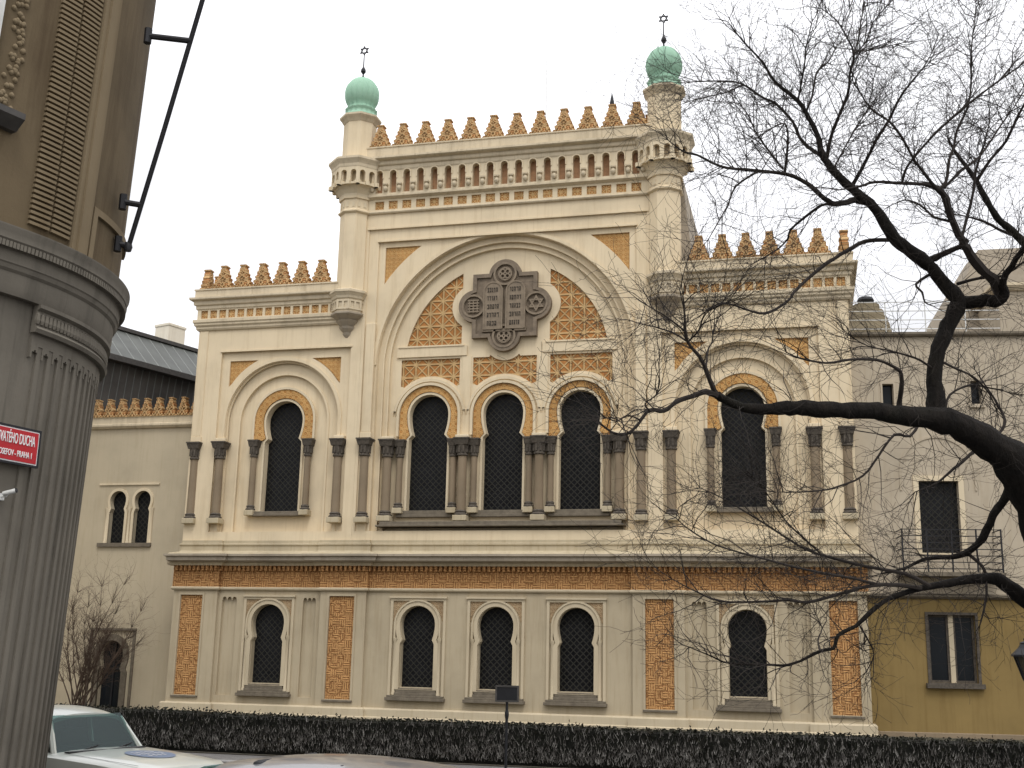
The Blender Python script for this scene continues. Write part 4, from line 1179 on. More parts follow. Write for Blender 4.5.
for i in range(20000):
    x = random.uniform(-27, 27); h = hh_(x); z = abs(random.gauss(0, .5)); z = .15+min(z, 1)*(h-.25)
    p = Vector((x, -.53+random.uniform(-.04, .04), z)); d = Vector((random.uniform(-.4, .4), random.uniform(-.4, .1), random.uniform(.5, 1))).normalized()
    l = random.uniform(.06, .18); s_ = d.cross(Vector((0, 1, 0))).normalized()*random.uniform(.003, .0075)
    tw.add([p-s_, p+s_, p+d*l], [(0, 1, 2)])
lf.build('foliage', M['hedge_leaf'], HE, fix=False); tw.build('twigs', M['hedge_twig'], HE, fix=False)

# ================================================================== TREE
random.seed(21)
TR = thing('bare_tree', 'large bare dark tree spreading its limbs in front of the ornate facade at right', 'tree', tuple(P(1122, 890, 13.0)*1.0))
TI = Matrix.Translation(-Vector(TR.location))
LIMBS = []   # each: list of (px, py, width px, depth)
def limb(pts, d0, d1):
    n = len(pts); out = []
    tot = 0; ds = [0]
    for i in range(1, n): tot += math.hypot(pts[i][0]-pts[i-1][0], pts[i][1]-pts[i-1][1]); ds.append(tot)
    for (x, y, w), s_ in zip(pts, ds):
        d = d0+(d1-d0)*s_/tot
        out.append((TI @ P(x, y, d), w*.5*d/FPX))
    LIMBS.append(out)
limb([(1125, 900, 76), (1112, 800, 62), (1094, 700, 54), (1074, 620, 50), (1055, 560, 48), (1036, 505, 46), (1014, 462, 40), (997, 450, 34), (980, 438, 30), (954, 424, 27), (928, 418, 23), (902, 416, 20), (876, 411, 18), (850, 410, 17), (824, 410, 16.5), (804, 408, 17), (785, 408, 15), (767, 409, 12), (748, 408, 10), (730, 402, 9), (717, 395, 8)], 13, 11.6)
limb([(717, 396, 7), (706, 392, 6), (690, 397, 5), (676, 402, 5), (664, 411, 4.5), (650, 410, 4), (641, 420, 3.6), (634, 429, 3.4), (626, 434, 3), (614, 433, 2.4), (604, 427, 1.5)], 11.6, 11.0)
limb([(717, 396, 6.5), (712, 386, 5.5), (704, 365, 4.2), (697, 354, 3.6), (688.5, 343, 3.2), (685.5, 331, 2.8), (684.5, 312, 2.2), (683, 296, 1.3)], 11.6, 11.4)
limb([(686, 332, 2), (676, 324, 1.8), (662, 314, 1.4), (648, 306, 1)], 11.5, 11.2)
limb([(688, 342, 2), (673, 333, 1.7), (655, 327, 1.3), (640, 324, .8)], 11.5, 11.9)
limb([(689, 341, 2), (699, 330, 1.7), (703, 318, 1.4), (712, 308, 1), (728, 303, .7)], 11.5, 11.0)
limb([(706, 366, 2.2), (708, 350, 2), (712, 342, 1.6), (713, 334, 1)], 11.6, 11.9)
limb([(650, 411, 2), (645, 404, 1.6), (655, 396, 1.2), (658, 390, .8)], 11.1, 10.8)
limb([(640, 420, 2), (628, 415, 1.6), (617, 421, 1.3), (606, 418, .8)], 11, 10.8)
# second rising limb
limb([(930, 420, 24), (936, 404, 18), (934.5, 372, 15), (938.5, 349, 15), (948, 326, 16), (956, 310, 17), (957, 299, 16), (941, 280, 14), (926, 263, 14), (907, 249, 13), (893, 236, 13), (882, 219, 11), (870, 203, 10), (845, 183, 8.5), (826, 162, 7), (821, 150, 6.2), (817, 134, 5.2), (807, 115, 4.6), (798, 101, 4.2), (775, 82, 3), (763, 63, 2.3), (742, 40, 1.6), (728, 22, .9)], 12.65, 14.2)
limb([(957, 303, 13), (970, 302, 13), (985, 301, 13), (1000, 300, 13), (1004, 292, 10), (1003, 280, 7), (1016, 259, 6), (1030, 240, 5), (1050, 215, 3.5)], 13.1, 12.4)
limb([(1000, 296, 9), (996, 283, 11), (982, 270, 11), (970, 253, 10), (961.5, 240, 7.5), (953, 222, 7), (945, 199, 7), (937, 188, 6), (920, 184, 4), (902, 183.5, 3.5), (876, 182, 3), (858, 187, 2.3), (838, 190, 1.4)], 12.9, 12.0)
limb([(938, 190, 4), (946, 182, 3.6), (949, 161, 3.2), (954, 146, 3), (957, 130, 2.7), (967, 109, 2.5), (971, 86, 2.1), (971, 52, 1.7), (974, 26, 1.1), (976, 2, .6)], 12.1, 12.6)
limb([(1048, 440, 30), (1052, 380, 24), (1050, 320, 18), (1042, 270, 13), (1030, 250, 9), (1018, 236, 8), (1001, 222, 7), (990, 207, 6), (978, 184, 5), (966, 166, 4), (954, 150, 3), (948, 138, 2)], 13.2, 14.3)
limb([(1040, 515, 42), (1050, 470, 36), (1050, 430, 30)], 13, 13.2)
limb([(926, 261, 7), (941, 255, 6), (961, 246, 5), (968, 240, 4)], 13.3, 13.0)
limb([(893, 237, 5), (888, 240, 4.5), (866, 241, 4), (845, 252, 4), (830, 261, 4), (815, 272.5, 3.8), (794, 292, 3.3), (789, 300, 3), (770, 312, 2.8), (754, 312, 2.4), (725, 303, 1.8), (706, 310, 1)], 13.6, 12.2)
limb([(868, 203, 7), (855, 200, 6.5), (843, 203, 6), (832, 203, 5.6), (820, 195, 5.2), (807, 183.5, 5), (786, 174, 4), (757, 171, 3.4), (726, 167.5, 3), (711, 162, 2.7), (697, 155, 2.4), (684, 152, 1.8), (668, 140, 1)], 13.9, 13.0)
limb([(833, 205, 3.2), (822, 205, 3), (799, 222, 2.6), (790, 231, 2.4), (787, 240, 2.1), (775, 251, 1.7), (752, 264, 1)], 13.8, 14.5)
limb([(757, 172, 2.2), (736, 186, 1.9), (728, 205, 1.7), (716, 226, 1.3), (708, 240, .8)], 13.3, 12.8)
limb([(824, 156, 4.4), (812, 150, 3.8), (800, 138, 3.2), (793, 122, 3), (775, 103, 2.7), (763, 98, 2.4), (742, 84, 2), (721, 81, 1.6), (688, 82, .9)], 14, 14.8)
limb([(742, 85, 1.6), (727, 92, 1.3), (706, 97, 1), (690, 101, .7)], 14.5, 14.3)
limb([(785, 172, 2.6), (788, 141, 2.1), (785, 124, 1.7), (772, 128, 1.4), (757, 138, 1.1)], 13.4, 13.1)
limb([(783, 169, 2), (758, 136, 1.7), (749, 117, 1.3), (733, 94, .8)], 13.4, 14.0)
limb([(798, 101, 2), (801, 85, 1.8), (805, 62, 1.5), (806, 48, 1.3), (812, 22, .8)], 14, 13.6)
limb([(806, 112, 2.6), (812, 96, 2.3), (817, 72, 2), (828, 62, 1.6), (837, 45, .9)], 14, 14.6)
limb([(826.5, 160, 3.8), (832, 133, 3.2), (847, 96, 2.8), (850, 73, 2.5), (854, 53, 2.2), (846, 36, 1.6), (837, 21, 1.3), (822, 9, .9)], 14, 13.2)
limb([(854, 53, 1.9), (858, 40, 1.6), (861, 21, 1.3), (866, -4, .7)], 13.2, 13.5)
limb([(854, 54, 1.6), (866, 42, 1.4), (873, 23, 1.1), (889, 3, .6)], 13.2, 12.6)
limb([(855, 52, 1.4), (876, 49, 1.2), (905, 42, .7)], 13.2, 13.9)
limb([(852, 186, 4.5), (860, 172, 3.8), (876, 141, 3.2), (889, 120, 2.8), (902, 94, 2.2), (923, 68, 1.4), (932, 52, .8)], 14, 13.2)
limb([(834, 168, 2), (850, 138, 1.7), (866, 112, 1.3), (872, 104, .8)], 14, 15)
limb([(938, 190, 3.6), (931, 182, 3.2), (915, 161, 3), (902, 138, 2.7), (889, 121, 2.4), (871, 109, 1.8), (853, 81, 1.1)], 12.1, 11.4)
limb([(902, 183, 2.8), (907, 167, 2.5), (928, 141, 2.3), (959, 112, 2.2), (985, 91, 1.9), (1017, 68, 1.4), (1030, 58, .8)], 12.2, 11.6)
limb([(975, 184, 3.4), (990, 160, 3), (1006, 141, 2.7), (1024, 104, 2.2), (1040, 80, 1.4)], 14.1, 13.6)
limb([(944, 188, 3), (962, 170, 2.6), (980, 156, 2.3), (1001, 125, 1.9), (1016, 104, 1.2), (1026, 88, .8)], 12.2, 12.8)
limb([(961, 240, 3.6), (968, 215, 3.2), (974, 186, 2.9), (976, 170, 2.5), (984, 145, 1.8), (990, 120, 1.1)], 12.6, 13.2)
limb([(953, 222, 3), (934, 217, 2.6), (920, 205, 2), (905, 200, 1.4), (890, 206, .8)], 12.5, 13)
limb([(1018, 236, 3.4), (1004, 232, 3), (985, 222, 2.4), (965, 216, 1.6), (950, 214, 1)], 14, 14.6)
limb([(957, 284, 3.6), (980, 278, 3), (1002, 276, 2.6), (1024, 262, 2)], 13.2, 12.6)
limb([(934, 272, 3.6), (916, 284, 2.6), (922, 292, 2.2), (925, 302, 1.7), (933, 306, 1.1)], 13.3, 12.9)
# low limbs
limb([(1078, 645, 28), (1052, 618, 20), (1024, 599, 15), (1008, 585, 14), (994, 578.5, 12), (970, 579.5, 9.5), (949, 583, 8), (921, 588, 6.5), (898, 595, 5.2), (877, 606, 4.6), (856, 626, 4.2), (838, 635, 3.8), (834, 648, 3.4), (820, 651, 3.1), (800, 661, 2.9), (785, 665.5, 2.6), (769, 664.5, 2.4), (730, 663.5, 2), (711, 656, 1.5), (689, 647, .9)], 13, 11.2)
limb([(921, 588, 5), (898, 585, 4.4), (878, 585, 4), (860, 588, 3.8), (836, 595, 3.5), (808, 602, 3), (787, 600, 2.6), (754, 602, 2.2), (719, 601, 1.8), (695, 591, 1.4), (672, 579, .9)], 12.2, 11.5)
limb([(930, 586, 4.4), (905, 574, 3.8), (865, 566, 3.2), (815, 553, 2.6), (790, 540, 2.3), (765, 524, 2), (724, 499, 1.5), (700, 488, .9)], 12.2, 12.8)
limb([(880, 585, 3), (850, 578, 2.7), (807, 570, 2.4), (757, 557, 2), (716, 545, 1.7), (690, 530, 1.4), (676, 518, .9)], 12.1, 11.0)
limb([(820, 553, 2), (800, 535, 1.8), (785, 520, 1.5), (770, 498, 1.2), (752, 478, .7)], 12.6, 12.1)
limb([(1020, 470, 14), (1010, 486, 10), (1005, 498, 9), (994, 515, 8.5), (982, 539, 8), (966, 553, 6.5), (949, 557, 5), (925, 559, 3.8), (905, 568, 2.6), (880, 574, 1.6)], 12.9, 13.4)
limb([(966, 553, 3.6), (982, 566, 3.2), (986, 580, 2.8), (986, 600, 2.2), (980, 625, 1.4)], 13.2, 13)
limb([(922, 418, 3.8), (910, 436, 3), (894, 435, 2.8), (879, 455, 2.6), (863, 476, 2.3), (837, 487, 2), (824, 490, 1.8), (800, 492, 1.4), (775, 492, .8)], 12.6, 11.6)
limb([(899.5, 408, 7), (900, 398, 5), (901.5, 375, 4), (894, 367, 3.6), (876, 360, 3.2), (850, 359.5, 2.8), (826, 363, 2.4), (800, 358, 1.9), (786, 352, 1.2)], 12.5, 12.0)
limb([(985, 442, 4), (962, 462, 3.4), (950, 472, 2.8), (935, 484, 2), (915, 492, 1.2)], 12.9, 12.5)
limb([(985, 440, 4), (1000, 432, 3.4), (1005, 420, 2.8), (995, 400, 2.2), (985, 385, 1.5), (975, 370, .9)], 12.9, 13.6)
limb([(945, 412, 3), (950, 395, 2.4), (970, 385, 1.9), (990, 388, 1.3), (1008, 392, .8)], 12.8, 13.4)
limb([(938, 360, 3), (955, 368, 2.4), (975, 378, 2), (990, 395, 1.4), (998, 415, .9)], 12.8, 13.3)
limb([(936, 372, 2.6), (920, 360, 2.2), (895, 352, 1.8), (868, 346, 1.2), (850, 336, .7)], 12.8, 12.2)
limb([(860, 626, 2), (868, 640, 1.7), (874, 655, 1.2), (866, 672, .7)], 11.9, 12.3)
limb([(820, 651, 2), (818, 640, 1.6), (822, 628, 1.1), (816, 615, .7)], 11.5, 11.9)

def smooth_path(l):
    pts = []; n = len(l)
    for i in range(n-1):
        p0, p1, p2, p3 = l[max(0, i-1)][0], l[i][0], l[i+1][0], l[min(n-1, i+2)][0]
        for k in range(3):
            t = k/3
            q = .5*((2*p1)+(p2-p0)*t+(2*p0-5*p1+4*p2-p3)*t*t+(3*p1-p0-3*p2+p3)*t*t*t)
            pts.append((q, l[i][1]+(l[i+1][1]-l[i][1])*t))
    pts.append(l[-1]); return pts
tb = B(); cb = B()
CNT = [0]
def twig(p, d, L, r, lvl, bm):
    n = 5 if lvl > 1 else 4
    pts = [p]; rs = [r]; q = p.copy(); dd = d.copy()
    for i in range(n):
        dd = (dd + Vector((random.gauss(0, .26), random.gauss(0, .26), random.gauss(.03, .24)))).normalized()
        q = q+dd*(L/n); pts.append(q.copy()); rs.append(max(.0017, r*(1-.75*(i+1)/n)))
    bm.tube(pts, rs, 3, False); CNT[0] += 1
    if lvl > 0:
        k = random.choice((2, 3, 3, 4) if lvl > 1 else (1, 2, 3))
        for _ in range(k):
            t = random.uniform(.25, 1.0); f = t*n; i = min(n-1, int(f)); pp = pts[i].lerp(pts[i+1], f-i)
            sd = (pts[i+1]-pts[i]).normalized(); ax_ = sd.orthogonal(); ax_.rotate(Matrix.Rotation(random.uniform(0, 6.28), 3, sd))
            nd = (sd*cos(.75)+ax_.normalized()*sin(random.uniform(.4, 1.0))).normalized()
            twig(pp, nd, L*random.uniform(.45, .75), max(.002, rs[i]*.6), lvl-1, bm)
for li, l in enumerate(LIMBS):
    sm = smooth_path(l)
    wob = [(q+Vector((random.gauss(0, .10), random.gauss(0, .10), random.gauss(0, .10)))*min(r, .05)*1.0, r*(1+random.gauss(0, .055))) for q, r in sm]
    wob[0] = sm[0]
    big = sm[0][1] > .05
    (tb if big else cb).tube([w[0] for w in wob], [max(.003, w[1]) for w in wob], 10 if big else 6)
    # twigs
    for i in range(1, len(sm)):
        p0, r0 = sm[i-1]; p1, r1 = sm[i]; seg = (p1-p0); Ls = seg.length
        if r0 > .13 : continue
        rate = (6 if r0 > .05 else (13.0 if r0 > .022 else 17.0))*(1.3 if p0.z+TR.location.z > 7.5 else .8)
        k = Ls*rate; k = int(k)+(1 if random.random() < k-int(k) else 0)
        for _ in range(k):
            t = random.random(); p = p0.lerp(p1, t); sd = seg.normalized()
            ax_ = sd.orthogonal(); ax_.rotate(Matrix.Rotation(random.uniform(0, 6.28), 3, sd))
            a = random.uniform(.5, 1.15); nd = sd*cos(a)+ax_.normalized()*sin(a)+Vector((0, 0, .18)); nd.normalize()
            twig(p+ax_*0, nd, random.uniform(.30, 1.0)*(1.25 if random.random() < .2 else 1), random.uniform(.0036, .0072), 2, cb)
    # tip spray
    if sm[-1][1] < .02:
        sd = (sm[-1][0]-sm[-2][0]).normalized()
        for _ in range(3):
            nd = (sd+Vector((random.gauss(0, .4), random.gauss(0, .4), random.gauss(0, .4)))).normalized()
            twig(sm[-1][0], nd, random.uniform(.4, .9), .005, 2, cb)
tb.build('trunk', M['bark'], TR, 60, fix=False); cb.build('crown', M['twig'], TR, fix=False)
print('twigs', CNT[0], 'faces', len(cb.f))

# ================================================================== SHRUB
random.seed(8)
SHB = onY(92, 704, -1.2)
SH = thing('bare_shrub', 'leafless brown shrub beside the arched doorway of the left annex', 'shrub', (SHB.x, -1.2, .1))
sb = B()
for i in range(20):
    a = random.uniform(0, 6.28); sp0 = random.uniform(.1, .62)
    d = Vector((cos(a)*sp0+.12, sin(a)*sp0, 1)).normalized(); q = Vector((random.uniform(-.3, .3)-.5, random.uniform(-.3, .3), 0))
    L = random.uniform(2.4, 4.4); pts = [q.copy()]; n = 6; rs = [.026]
    for k in range(n):
        d = (d+Vector((random.gauss(.03, .09), random.gauss(0, .09), random.gauss(.03, .05)))).normalized(); q = q+d*L/n; pts.append(q.copy()); rs.append(.026*(1-.8*(k+1)/n))
    sb.tube(pts, rs, 5, False)
    for k in range(2, n+1):
        for _ in range(9):
            nd = (d+Vector((random.gauss(0, .5), random.gauss(0, .5), random.gauss(.2, .3)))).normalized()
            twig(pts[k].copy(), nd, random.uniform(.4, 1.0), .007, 1, sb)
sb.build('stems', M['shrub'], SH, fix=False)

# ================================================================== INFO SIGN, STREET LAMP
sd_ = 20.5
q = P(507, 703, sd_); IS = thing('notice_board', 'small black notice board on a thin post in front of the hedge', 'sign', (q.x, q.y, 0), -YAW*.6)
zb_, zt_ = P(507, 702, sd_).z, P(507, 685.5, sd_).z; hwid = 11.8/FPX*sd_
b = B(); b.lathe(0, 0, [(.024, 0), (.024, zb_+.1)], 10); b.lathe(0, 0, [(.05, .0), (.05, .03), (.03, .06)], 10); b.lathe(0, 0, [(.026, zb_-.28), (.036, zb_-.24), (.036, zb_-.18), (.026, zb_-.14)], 10); b.build('post', M['iron'], IS, 40)
b = B(); b.box(-hwid, hwid, -.03, .03, zb_, zt_); b.build('board', M['iron'], IS, bevel=.008)
b = B(); b.plate(rect(-hwid, hwid, zb_, zt_), [rect(-hwid+.03, hwid-.03, zb_+.03, zt_-.03)], -.042, -.03); b.build('frame', M['slate'], IS)

ld = 20.0
q = P(1024, 640, ld); LP = thing('street_lamp', 'black iron lantern street lamp in front of the yellow annex wall', 'lamp', (q.x+.05, q.y, 0))
zl0, zl1, zl2, zl3 = (P(1022, y, ld).z for y in (687, 679, 656, 641))
b = B(); b.lathe(0, 0, [(.15, 0.), (.15, .5), (.09, .6), (.06, .8), (.05, zl0-.1), (.05, zl0)], 10); b.build('post', M['iron'], LP, 40)
b = B(); b.lathe(0, 0, [(.10, zl1), (.235, zl2)], 6, pi/6); lg = b.build('lantern_glass', simple('lamp glass', (.06, .05, .03), .25, var=.2), LP)
b = B()
for i in range(6):
    a = i*pi/3+pi/6; b.tube([(.105*cos(a), .105*sin(a), zl1-.02), (.245*cos(a), .245*sin(a), zl2)], .014, 5)
b.lathe(0, 0, [(.06, zl0), (.115, zl1-.02), (.115, zl1+.01)], 6, pi/6)
b.lathe(0, 0, [(.29, zl2-.01), (.29, zl2+.02), (.17, zl2+.13), (.13, zl2+.19), (.13, zl2+.22), (.06, zl2+.25), (.07, zl2+.29), (.02, zl3)], 6, pi/6)
b.build('lantern_frame', M['iron'], LP)

# ================================================================== CARS
def loft(secs):
    'secs: list of cross-sections (list of points), same count'
    b = B(); k = len(secs[0]); vs = [p for s_ in secs for p in s_]; fs = []
    for i in range(len(secs)-1):
        for j in range(k-1): a = i*k+j; fs.append((a, a+1, a+k+1, a+k))
    fs.append(tuple(range(k))); fs.append(tuple((len(secs)-1)*k+j for j in reversed(range(k))))
    b.add(vs, fs); return b
def wheel(par, x, y):
    b = B(); n = 20
    prof = [(.20, -.09), (.29, -.09), (.31, -.06), (.31, .06), (.29, .09), (.20, .09)]
    b.lathe(0, 0, prof, n); o = b.build('wheel', M['rubber'], par, 40); o.rotation_euler = (pi/2, 0, 0); o.location = (x, y, .31)
    b = B(); b.lathe(0, 0, [(.21, -.085), (.21, .085)], n); b.lathe(0, 0, [(.06, -.10), (.07, .10)], 12); b.build('rim', M['chrome'], o, 40)
def car(label, loc, rz, paint, boxy, Ht, Wd=.80, emblem=False, name='parked_car'):
    c = thing(name, label, 'car', loc, rz, 'cars parked on the street')
    if boxy:   # body outline: x from rear to front, (x, z belt, half width)
        st = [(-2.08, .50, .80, .70), (-2.05, .34, .86, .74), (-1.6, .24, .90, .79), (-.95, .22, .915, .80), (.55, .22, .925, .80), (.68, .22, .925, .80), (1.4, .24, .885, .79), (1.95, .30, .835, .76), (2.04, .36, .80, .73), (2.08, .45, .72, .70)]
        gh = dict(rb=-1.35, rt=-.80, ft=.36, fb=.62, zb=.915, zt=Ht, wb=.72, wt=.58)
    else:
        st = [(-2.15, .55, .80, .66), (-2.08, .36, .92, .76), (-1.7, .26, .97, .82), (-.95, .24, .98, .84), (.6, .24, .98, .84), (1.0, .24, .95, .84), (1.6, .26, .86, .81), (1.98, .32, .76, .72), (2.12, .42, .64, .6)]
        gh = dict(rb=-2.0, rt=-1.42, ft=.50, fb=1.22, zb=.97, zt=Ht, wb=.76, wt=.60)
    secs = []
    for x, zl, zb, hw in st:
        secs.append([(x, -hw*.92, zl), (x, -hw, zl+.14), (x, -hw, zb-.16), (x, -hw*.975, zb-.04), (x, -hw*.90, zb), (x, -hw*.5, zb+.018), (x, 0, zb+.025), (x, hw*.5, zb+.018), (x, hw*.90, zb), (x, hw*.975, zb-.04), (x, hw, zb-.16), (x, hw, zl+.14), (x, hw*.92, zl)])
    loft(secs).build('body', paint, c, 32)
    # cabin: roof + pillars
    g_ = gh; wt, wb, zt, zb = g_['wt'], g_['wb'], g_['zt'], g_['zb']
    roof = B(); n = 14; m_ = 10; vs = []
    x0, x1 = g_['rt'], g_['ft']
    for i in range(n+1):
        u = i/n; x = x0+(x1-x0)*u; zz = zt-.075*(2*u-1)**2
        for j in range(m_+1):
            v = 2*j/m_-1; vs.append((x, v*wt, zz-.06*abs(v)**3-.012*v*v))
    nn = len(vs); vs += [(x_, y_, z_-.05) for x_, y_, z_ in vs]; fs = []
    for i in range(n):
        for j in range(m_):
            a = i*(m_+1)+j; fs += [(a, a+1, a+m_+2, a+m_+1), (a+nn, a+m_+1+nn, a+m_+2+nn, a+1+nn)]
    for i in range(n):
        for j in (0, m_): a = i*(m_+1)+j; fs.append((a, a+m_+1, a+m_+1+nn, a+nn))
    for j in range(m_):
        for i in (0, n): a = i*(m_+1)+j; fs.append((a, a+1, a+1+nn, a+nn))
    roof.add(vs, fs); roof.build('roof', paint, c, 40)
    ze = zt-.075-.072; 
    A0 = {}
    for s_ in (-1, 1):
        b = B(); b.tube([(x1-.02, s_*(wt-.02), ze+.0), (g_['fb'], s_*(wb-.02), zb-.02)], .035, 6); b.build('windscreen_pillar', paint, c, 40)
        b = B(); b.tube([(x0+.02, s_*(wt-.02), ze+.0), (g_['rb'], s_*(wb-.02), zb-.02)], .05, 6); b.build('rear_pillar', paint, c, 40)
        mx = (x0+x1)/2; b = B(); b.tube([(mx, s_*(wt-.005), ze+.05), (mx-.05, s_*(wb), zb-.02)], .03, 6); b.build('door_pillar', paint, c, 40)
    def pane(name, pts, mat='car_glass'):
        b = B(); o = [Vector(p) for p in pts]; nrm_ = (o[1]-o[0]).cross(o[2]-o[0]).normalized()*.006
        b.add([p-nrm_ for p in o]+[p+nrm_ for p in o], [(0,1,2,3), (7,6,5,4), (0,4,5,1), (1,5,6,2), (2,6,7,3), (3,7,4,0)]); return b.build(name, M[mat], c)
    e = .03
    pane('windscreen', [(x1-.01, -wt+e, ze+.055), (x1-.01, wt-e, ze+.055), (g_['fb']-.02, wb-e, zb), (g_['fb']-.02, -wb+e, zb)])
    pane('rear_window', [(x0+.01, wt-e, ze+.055), (x0+.01, -wt+e, ze+.055), (g_['rb']+.02, -wb+e, zb), (g_['rb']+.02, wb-e, zb)])
    for s_ in (-1, 1):
        mx = (x0+x1)/2
        pane('side_window', [(mx+.03, s_*wt, ze+.03), (x1-.06, s_*wt, ze+.02), (g_['fb']-.12, s_*(wb), zb-.01), (mx, s_*(wb), zb-.01)])
        pane('side_window', [(x0+.08, s_*wt, ze+.02), (mx-.03, s_*wt, ze+.03), (mx-.06, s_*(wb), zb-.01), (g_['rb']+.16, s_*(wb), zb-.01)])
    b = B(); b.box(g_['rb']+.12, g_['fb']-.06, -wb+.05, wb-.05, zb+.022, zb+.04); b.build('interior', M['seat'], c)
    for y_ in (-.34, .34):
        for x_ in (-.25, -1.0):
            b = B(); b.box(x_-.07, x_+.06, y_-.24, y_+.24, zb, zb+.22); b.box(x_-.05, x_+.04, y_-.13, y_+.13, zb+.22, zb+.36); b.build('seat', M['seat'], c, bevel=.04)
    b = B(); b.box(g_['fb']-.28, g_['fb']-.10, -wb+.07, wb-.07, zb+.03, zb+.075); b.build('dashboard', M['iron'], c, bevel=.02)
    # trim
    b = B()
    fx = st[-1][0]
    b.box(fx-.12, fx+.05, -.78, .78, .36, .48); b.box(-fx-.05, -fx+.12, -.78, .78, .36, .48); b.build('bumper', M['iron'], c, bevel=.02)
    for s_ in (-1, 1):
        b = B(); b.box(fx-.06, fx+.015, s_*.56-.11, s_*.56+.11, .52, .68); b.build('headlight', M['chrome'], c, bevel=.02)
        b = B(); b.box(-fx-.01, -fx+.05, s_*.56-.10, s_*.56+.10, .55, .72); b.build('tail_light', M['red'], c, bevel=.01)
        b = B(); b.tube([(g_['fb']-.25, s_*(wb+.02), zb+.02), (g_['fb']-.22, s_*(wb+.12), zb+.06)], .015, 6); b.box(g_['fb']-.28, g_['fb']-.2, s_*(wb+.16)-.08, s_*(wb+.16)+.08, zb+.0, zb+.12); s_ < 0 and boxy and b.build('wing_mirror', M['iron'], c, bevel=.01)
    b = B()
    for y_ in (-.35, .22): b.tube([(g_['fb']+.03, y_, zb+.01), (g_['fb']-.03, y_+.28, zb+.05), (g_['fb']-.10, y_+.5, zb+.075)], .010, 5)
    b.build('wiper', M['iron'], c)
    for x in (-1.25, 1.28):
        for s_ in (-1, 1): wheel(c, x, s_*.70)
    if boxy:
        for s_ in (-1, 1):   # bonnet shut lines
            b = B(); b.add([(.75, s_*.655, .935), (.75, s_*.67, .934), (1.92, s_*.665, .86), (1.92, s_*.65, .861)], [(0, 1, 2, 3)]); b.build('bonnet_seam', M['iron'], c, fix=False)
        b = B(); b.box(.70, .78, -.62, .62, .93, .945); b.build('cowl', M['iron'], c)
    if emblem:
        mt, t, bs = nt('blue badge'); bs.inputs['Base Color'].default_value = (.11, .16, .26, 1); bs.inputs['Roughness'].default_value = .4
        def zh(x, y):  # bonnet height
            xs = [p[0] for p in st]; 
            for i in range(len(xs)-1):
                if xs[i] <= x <= xs[i+1]:
                    u = (x-xs[i])/(xs[i+1]-xs[i]); return st[i][2]+(st[i+1][2]-st[i][2])*u+.022
        b = B(); R_ = .30; cx0 = 1.36; cy0 = .10; vs = [(cx0, cy0, zh(cx0, 0)+.008)]
        for rr in (.5, 1):
            for i in range(32):
                a = 2*pi*i/32; x = cx0+R_*rr*cos(a); y = cy0+R_*1.0*rr*sin(a); vs.append((x, y, zh(x, y)+.008))
        fs = [(0, 1+i, 1+(i+1) % 32) for i in range(32)] + [(1+i, 33+i, 33+(i+1) % 32, 1+(i+1) % 32) for i in range(32)]
        b.add(vs, fs); em = b.build('bonnet_badge', mt, c, fix=False)
        b = B()   # pale marks across the badge
        random.seed(4)
        for row, (xx, n_) in enumerate(((1.24, 5), (1.36, 6), (1.48, 4))):
            for k in range(n_):
                y = cy0+(k-(n_-1)/2)*.075; w_ = .03
                z_ = zh(xx, y)+.013
                b.add([(xx-.035, y-w_, zh(xx-.035, y)+.013), (xx+.035, y-w_+.01, zh(xx+.035, y)+.013), (xx+.035, y+.004, zh(xx+.035, y)+.013), (xx-.035, y-.006, zh(xx-.035, y)+.013)], [(0, 1, 2, 3)])
        b.build('badge_mark', M['white'], em, fix=False)
    return c
white_paint = simple('white car paint', (.50, .52, .47), .28, var=.05, scale=2, coat=.6)
grey_paint = simple('grey car paint', (.17, .17, .175), .33, .35, var=.06, scale=2, coat=.7)
cp_ = plan(-5.52, 15.45)
car('boxy white saloon with round blue badge on its bonnet', (cp_.x, cp_.y, .004), radians(-13.6), white_paint, True, 1.43, emblem=True)
cg = plan(-.84, 9.75)
car('silver grey car whose roof shows at the bottom edge', (cg.x, cg.y, .004), radians(-8), grey_paint, False, 1.36)

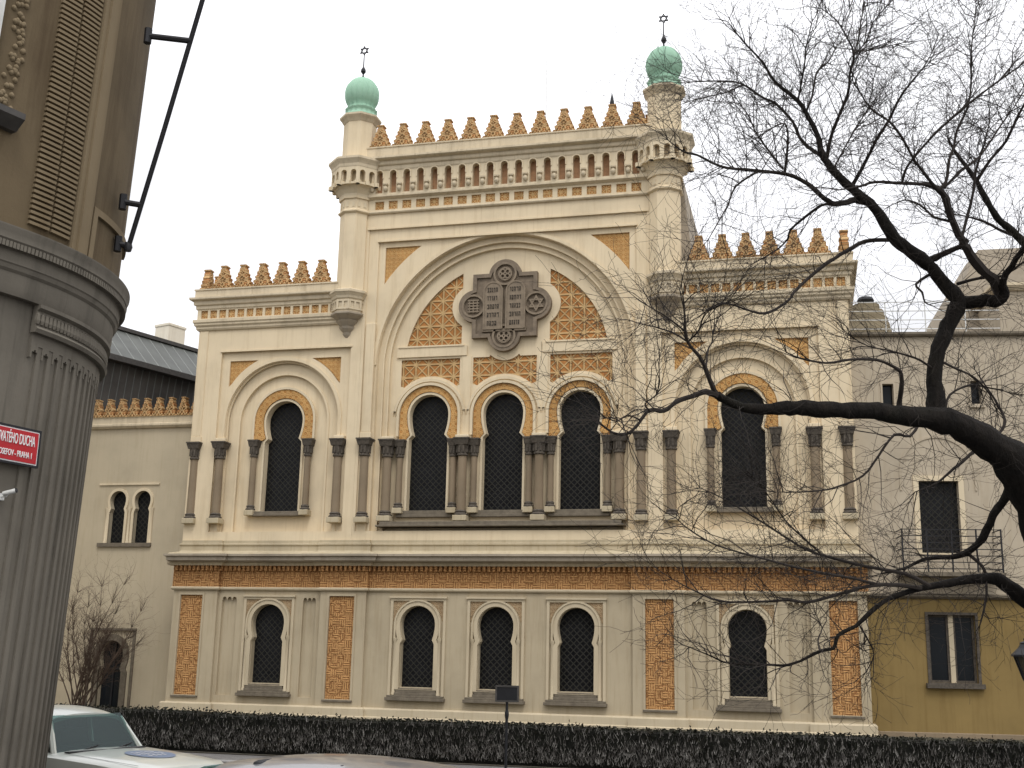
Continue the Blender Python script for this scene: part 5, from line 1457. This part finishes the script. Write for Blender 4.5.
# ================================================================== LIGHT
w = bpy.data.worlds.new('World'); S.world = w; w.use_nodes = True; t = w.node_tree
bg = t.nodes['Background']; bg.inputs[1].default_value = .1
SUN_EL, SUN_AZ = radians(58), radians(155)     # azimuth measured from +Y clockwise
sky = t.nodes.new('ShaderNodeTexSky'); sky.sky_type = 'NISHITA'; sky.sun_disc = False
sky.sun_elevation = SUN_EL; sky.sun_rotation = SUN_AZ; sky.dust_density = 3; sky.air_density = 1.2
tc = t.nodes.new('ShaderNodeTexCoord'); sx = t.nodes.new('ShaderNodeSeparateXYZ'); t.links.new(tc.outputs['Generated'], sx.inputs[0])
el = math_(t, 'MAXIMUM', sx.outputs['Z'], 0.0)
lum = math_(t, 'ADD', 9.2, math_(t, 'MULTIPLY', el, 12.0))          # overcast: brighter towards the zenith
ns_ = t.nodes.new('ShaderNodeTexNoise'); ns_.inputs['Scale'].default_value = 2.2; ns_.inputs['Detail'].default_value = 5; t.links.new(tc.outputs['Generated'], ns_.inputs[0])
cl = ramp(t, ns_.outputs['Fac'], [(.36, (.70,)*3), (.56, (1.06,)*3)])
lum = math_(t, 'MULTIPLY', lum, cl)
cm = t.nodes.new('ShaderNodeCombineColor')
t.links.new(lum, cm.inputs[0]); t.links.new(math_(t, 'MULTIPLY', lum, 1.0), cm.inputs[1]); t.links.new(math_(t, 'MULTIPLY', lum, 1.03), cm.inputs[2])
mx = mixc(t, .92, sky.outputs[0], cm.outputs[0]); t.links.new(mx, bg.inputs[0])
sl = bpy.data.lights.new('sun', 'SUN'); sl.energy = 1.1; sl.angle = radians(18); sl.color = (1, .975, .94)
so = bpy.data.objects.new('sun', sl); COL.objects.link(so)
sdv = Vector((sin(SUN_AZ)*cos(SUN_EL), cos(SUN_AZ)*cos(SUN_EL), sin(SUN_EL)))
so.rotation_euler = sdv.to_track_quat('Z', 'Y').to_euler()

S.view_settings.view_transform = 'Standard'; S.view_settings.look = 'None'; S.view_settings.exposure = 0.10; S.view_settings.gamma = 1
S.render.engine = 'CYCLES'
S.cycles.max_bounces = 5; S.cycles.use_denoising = True
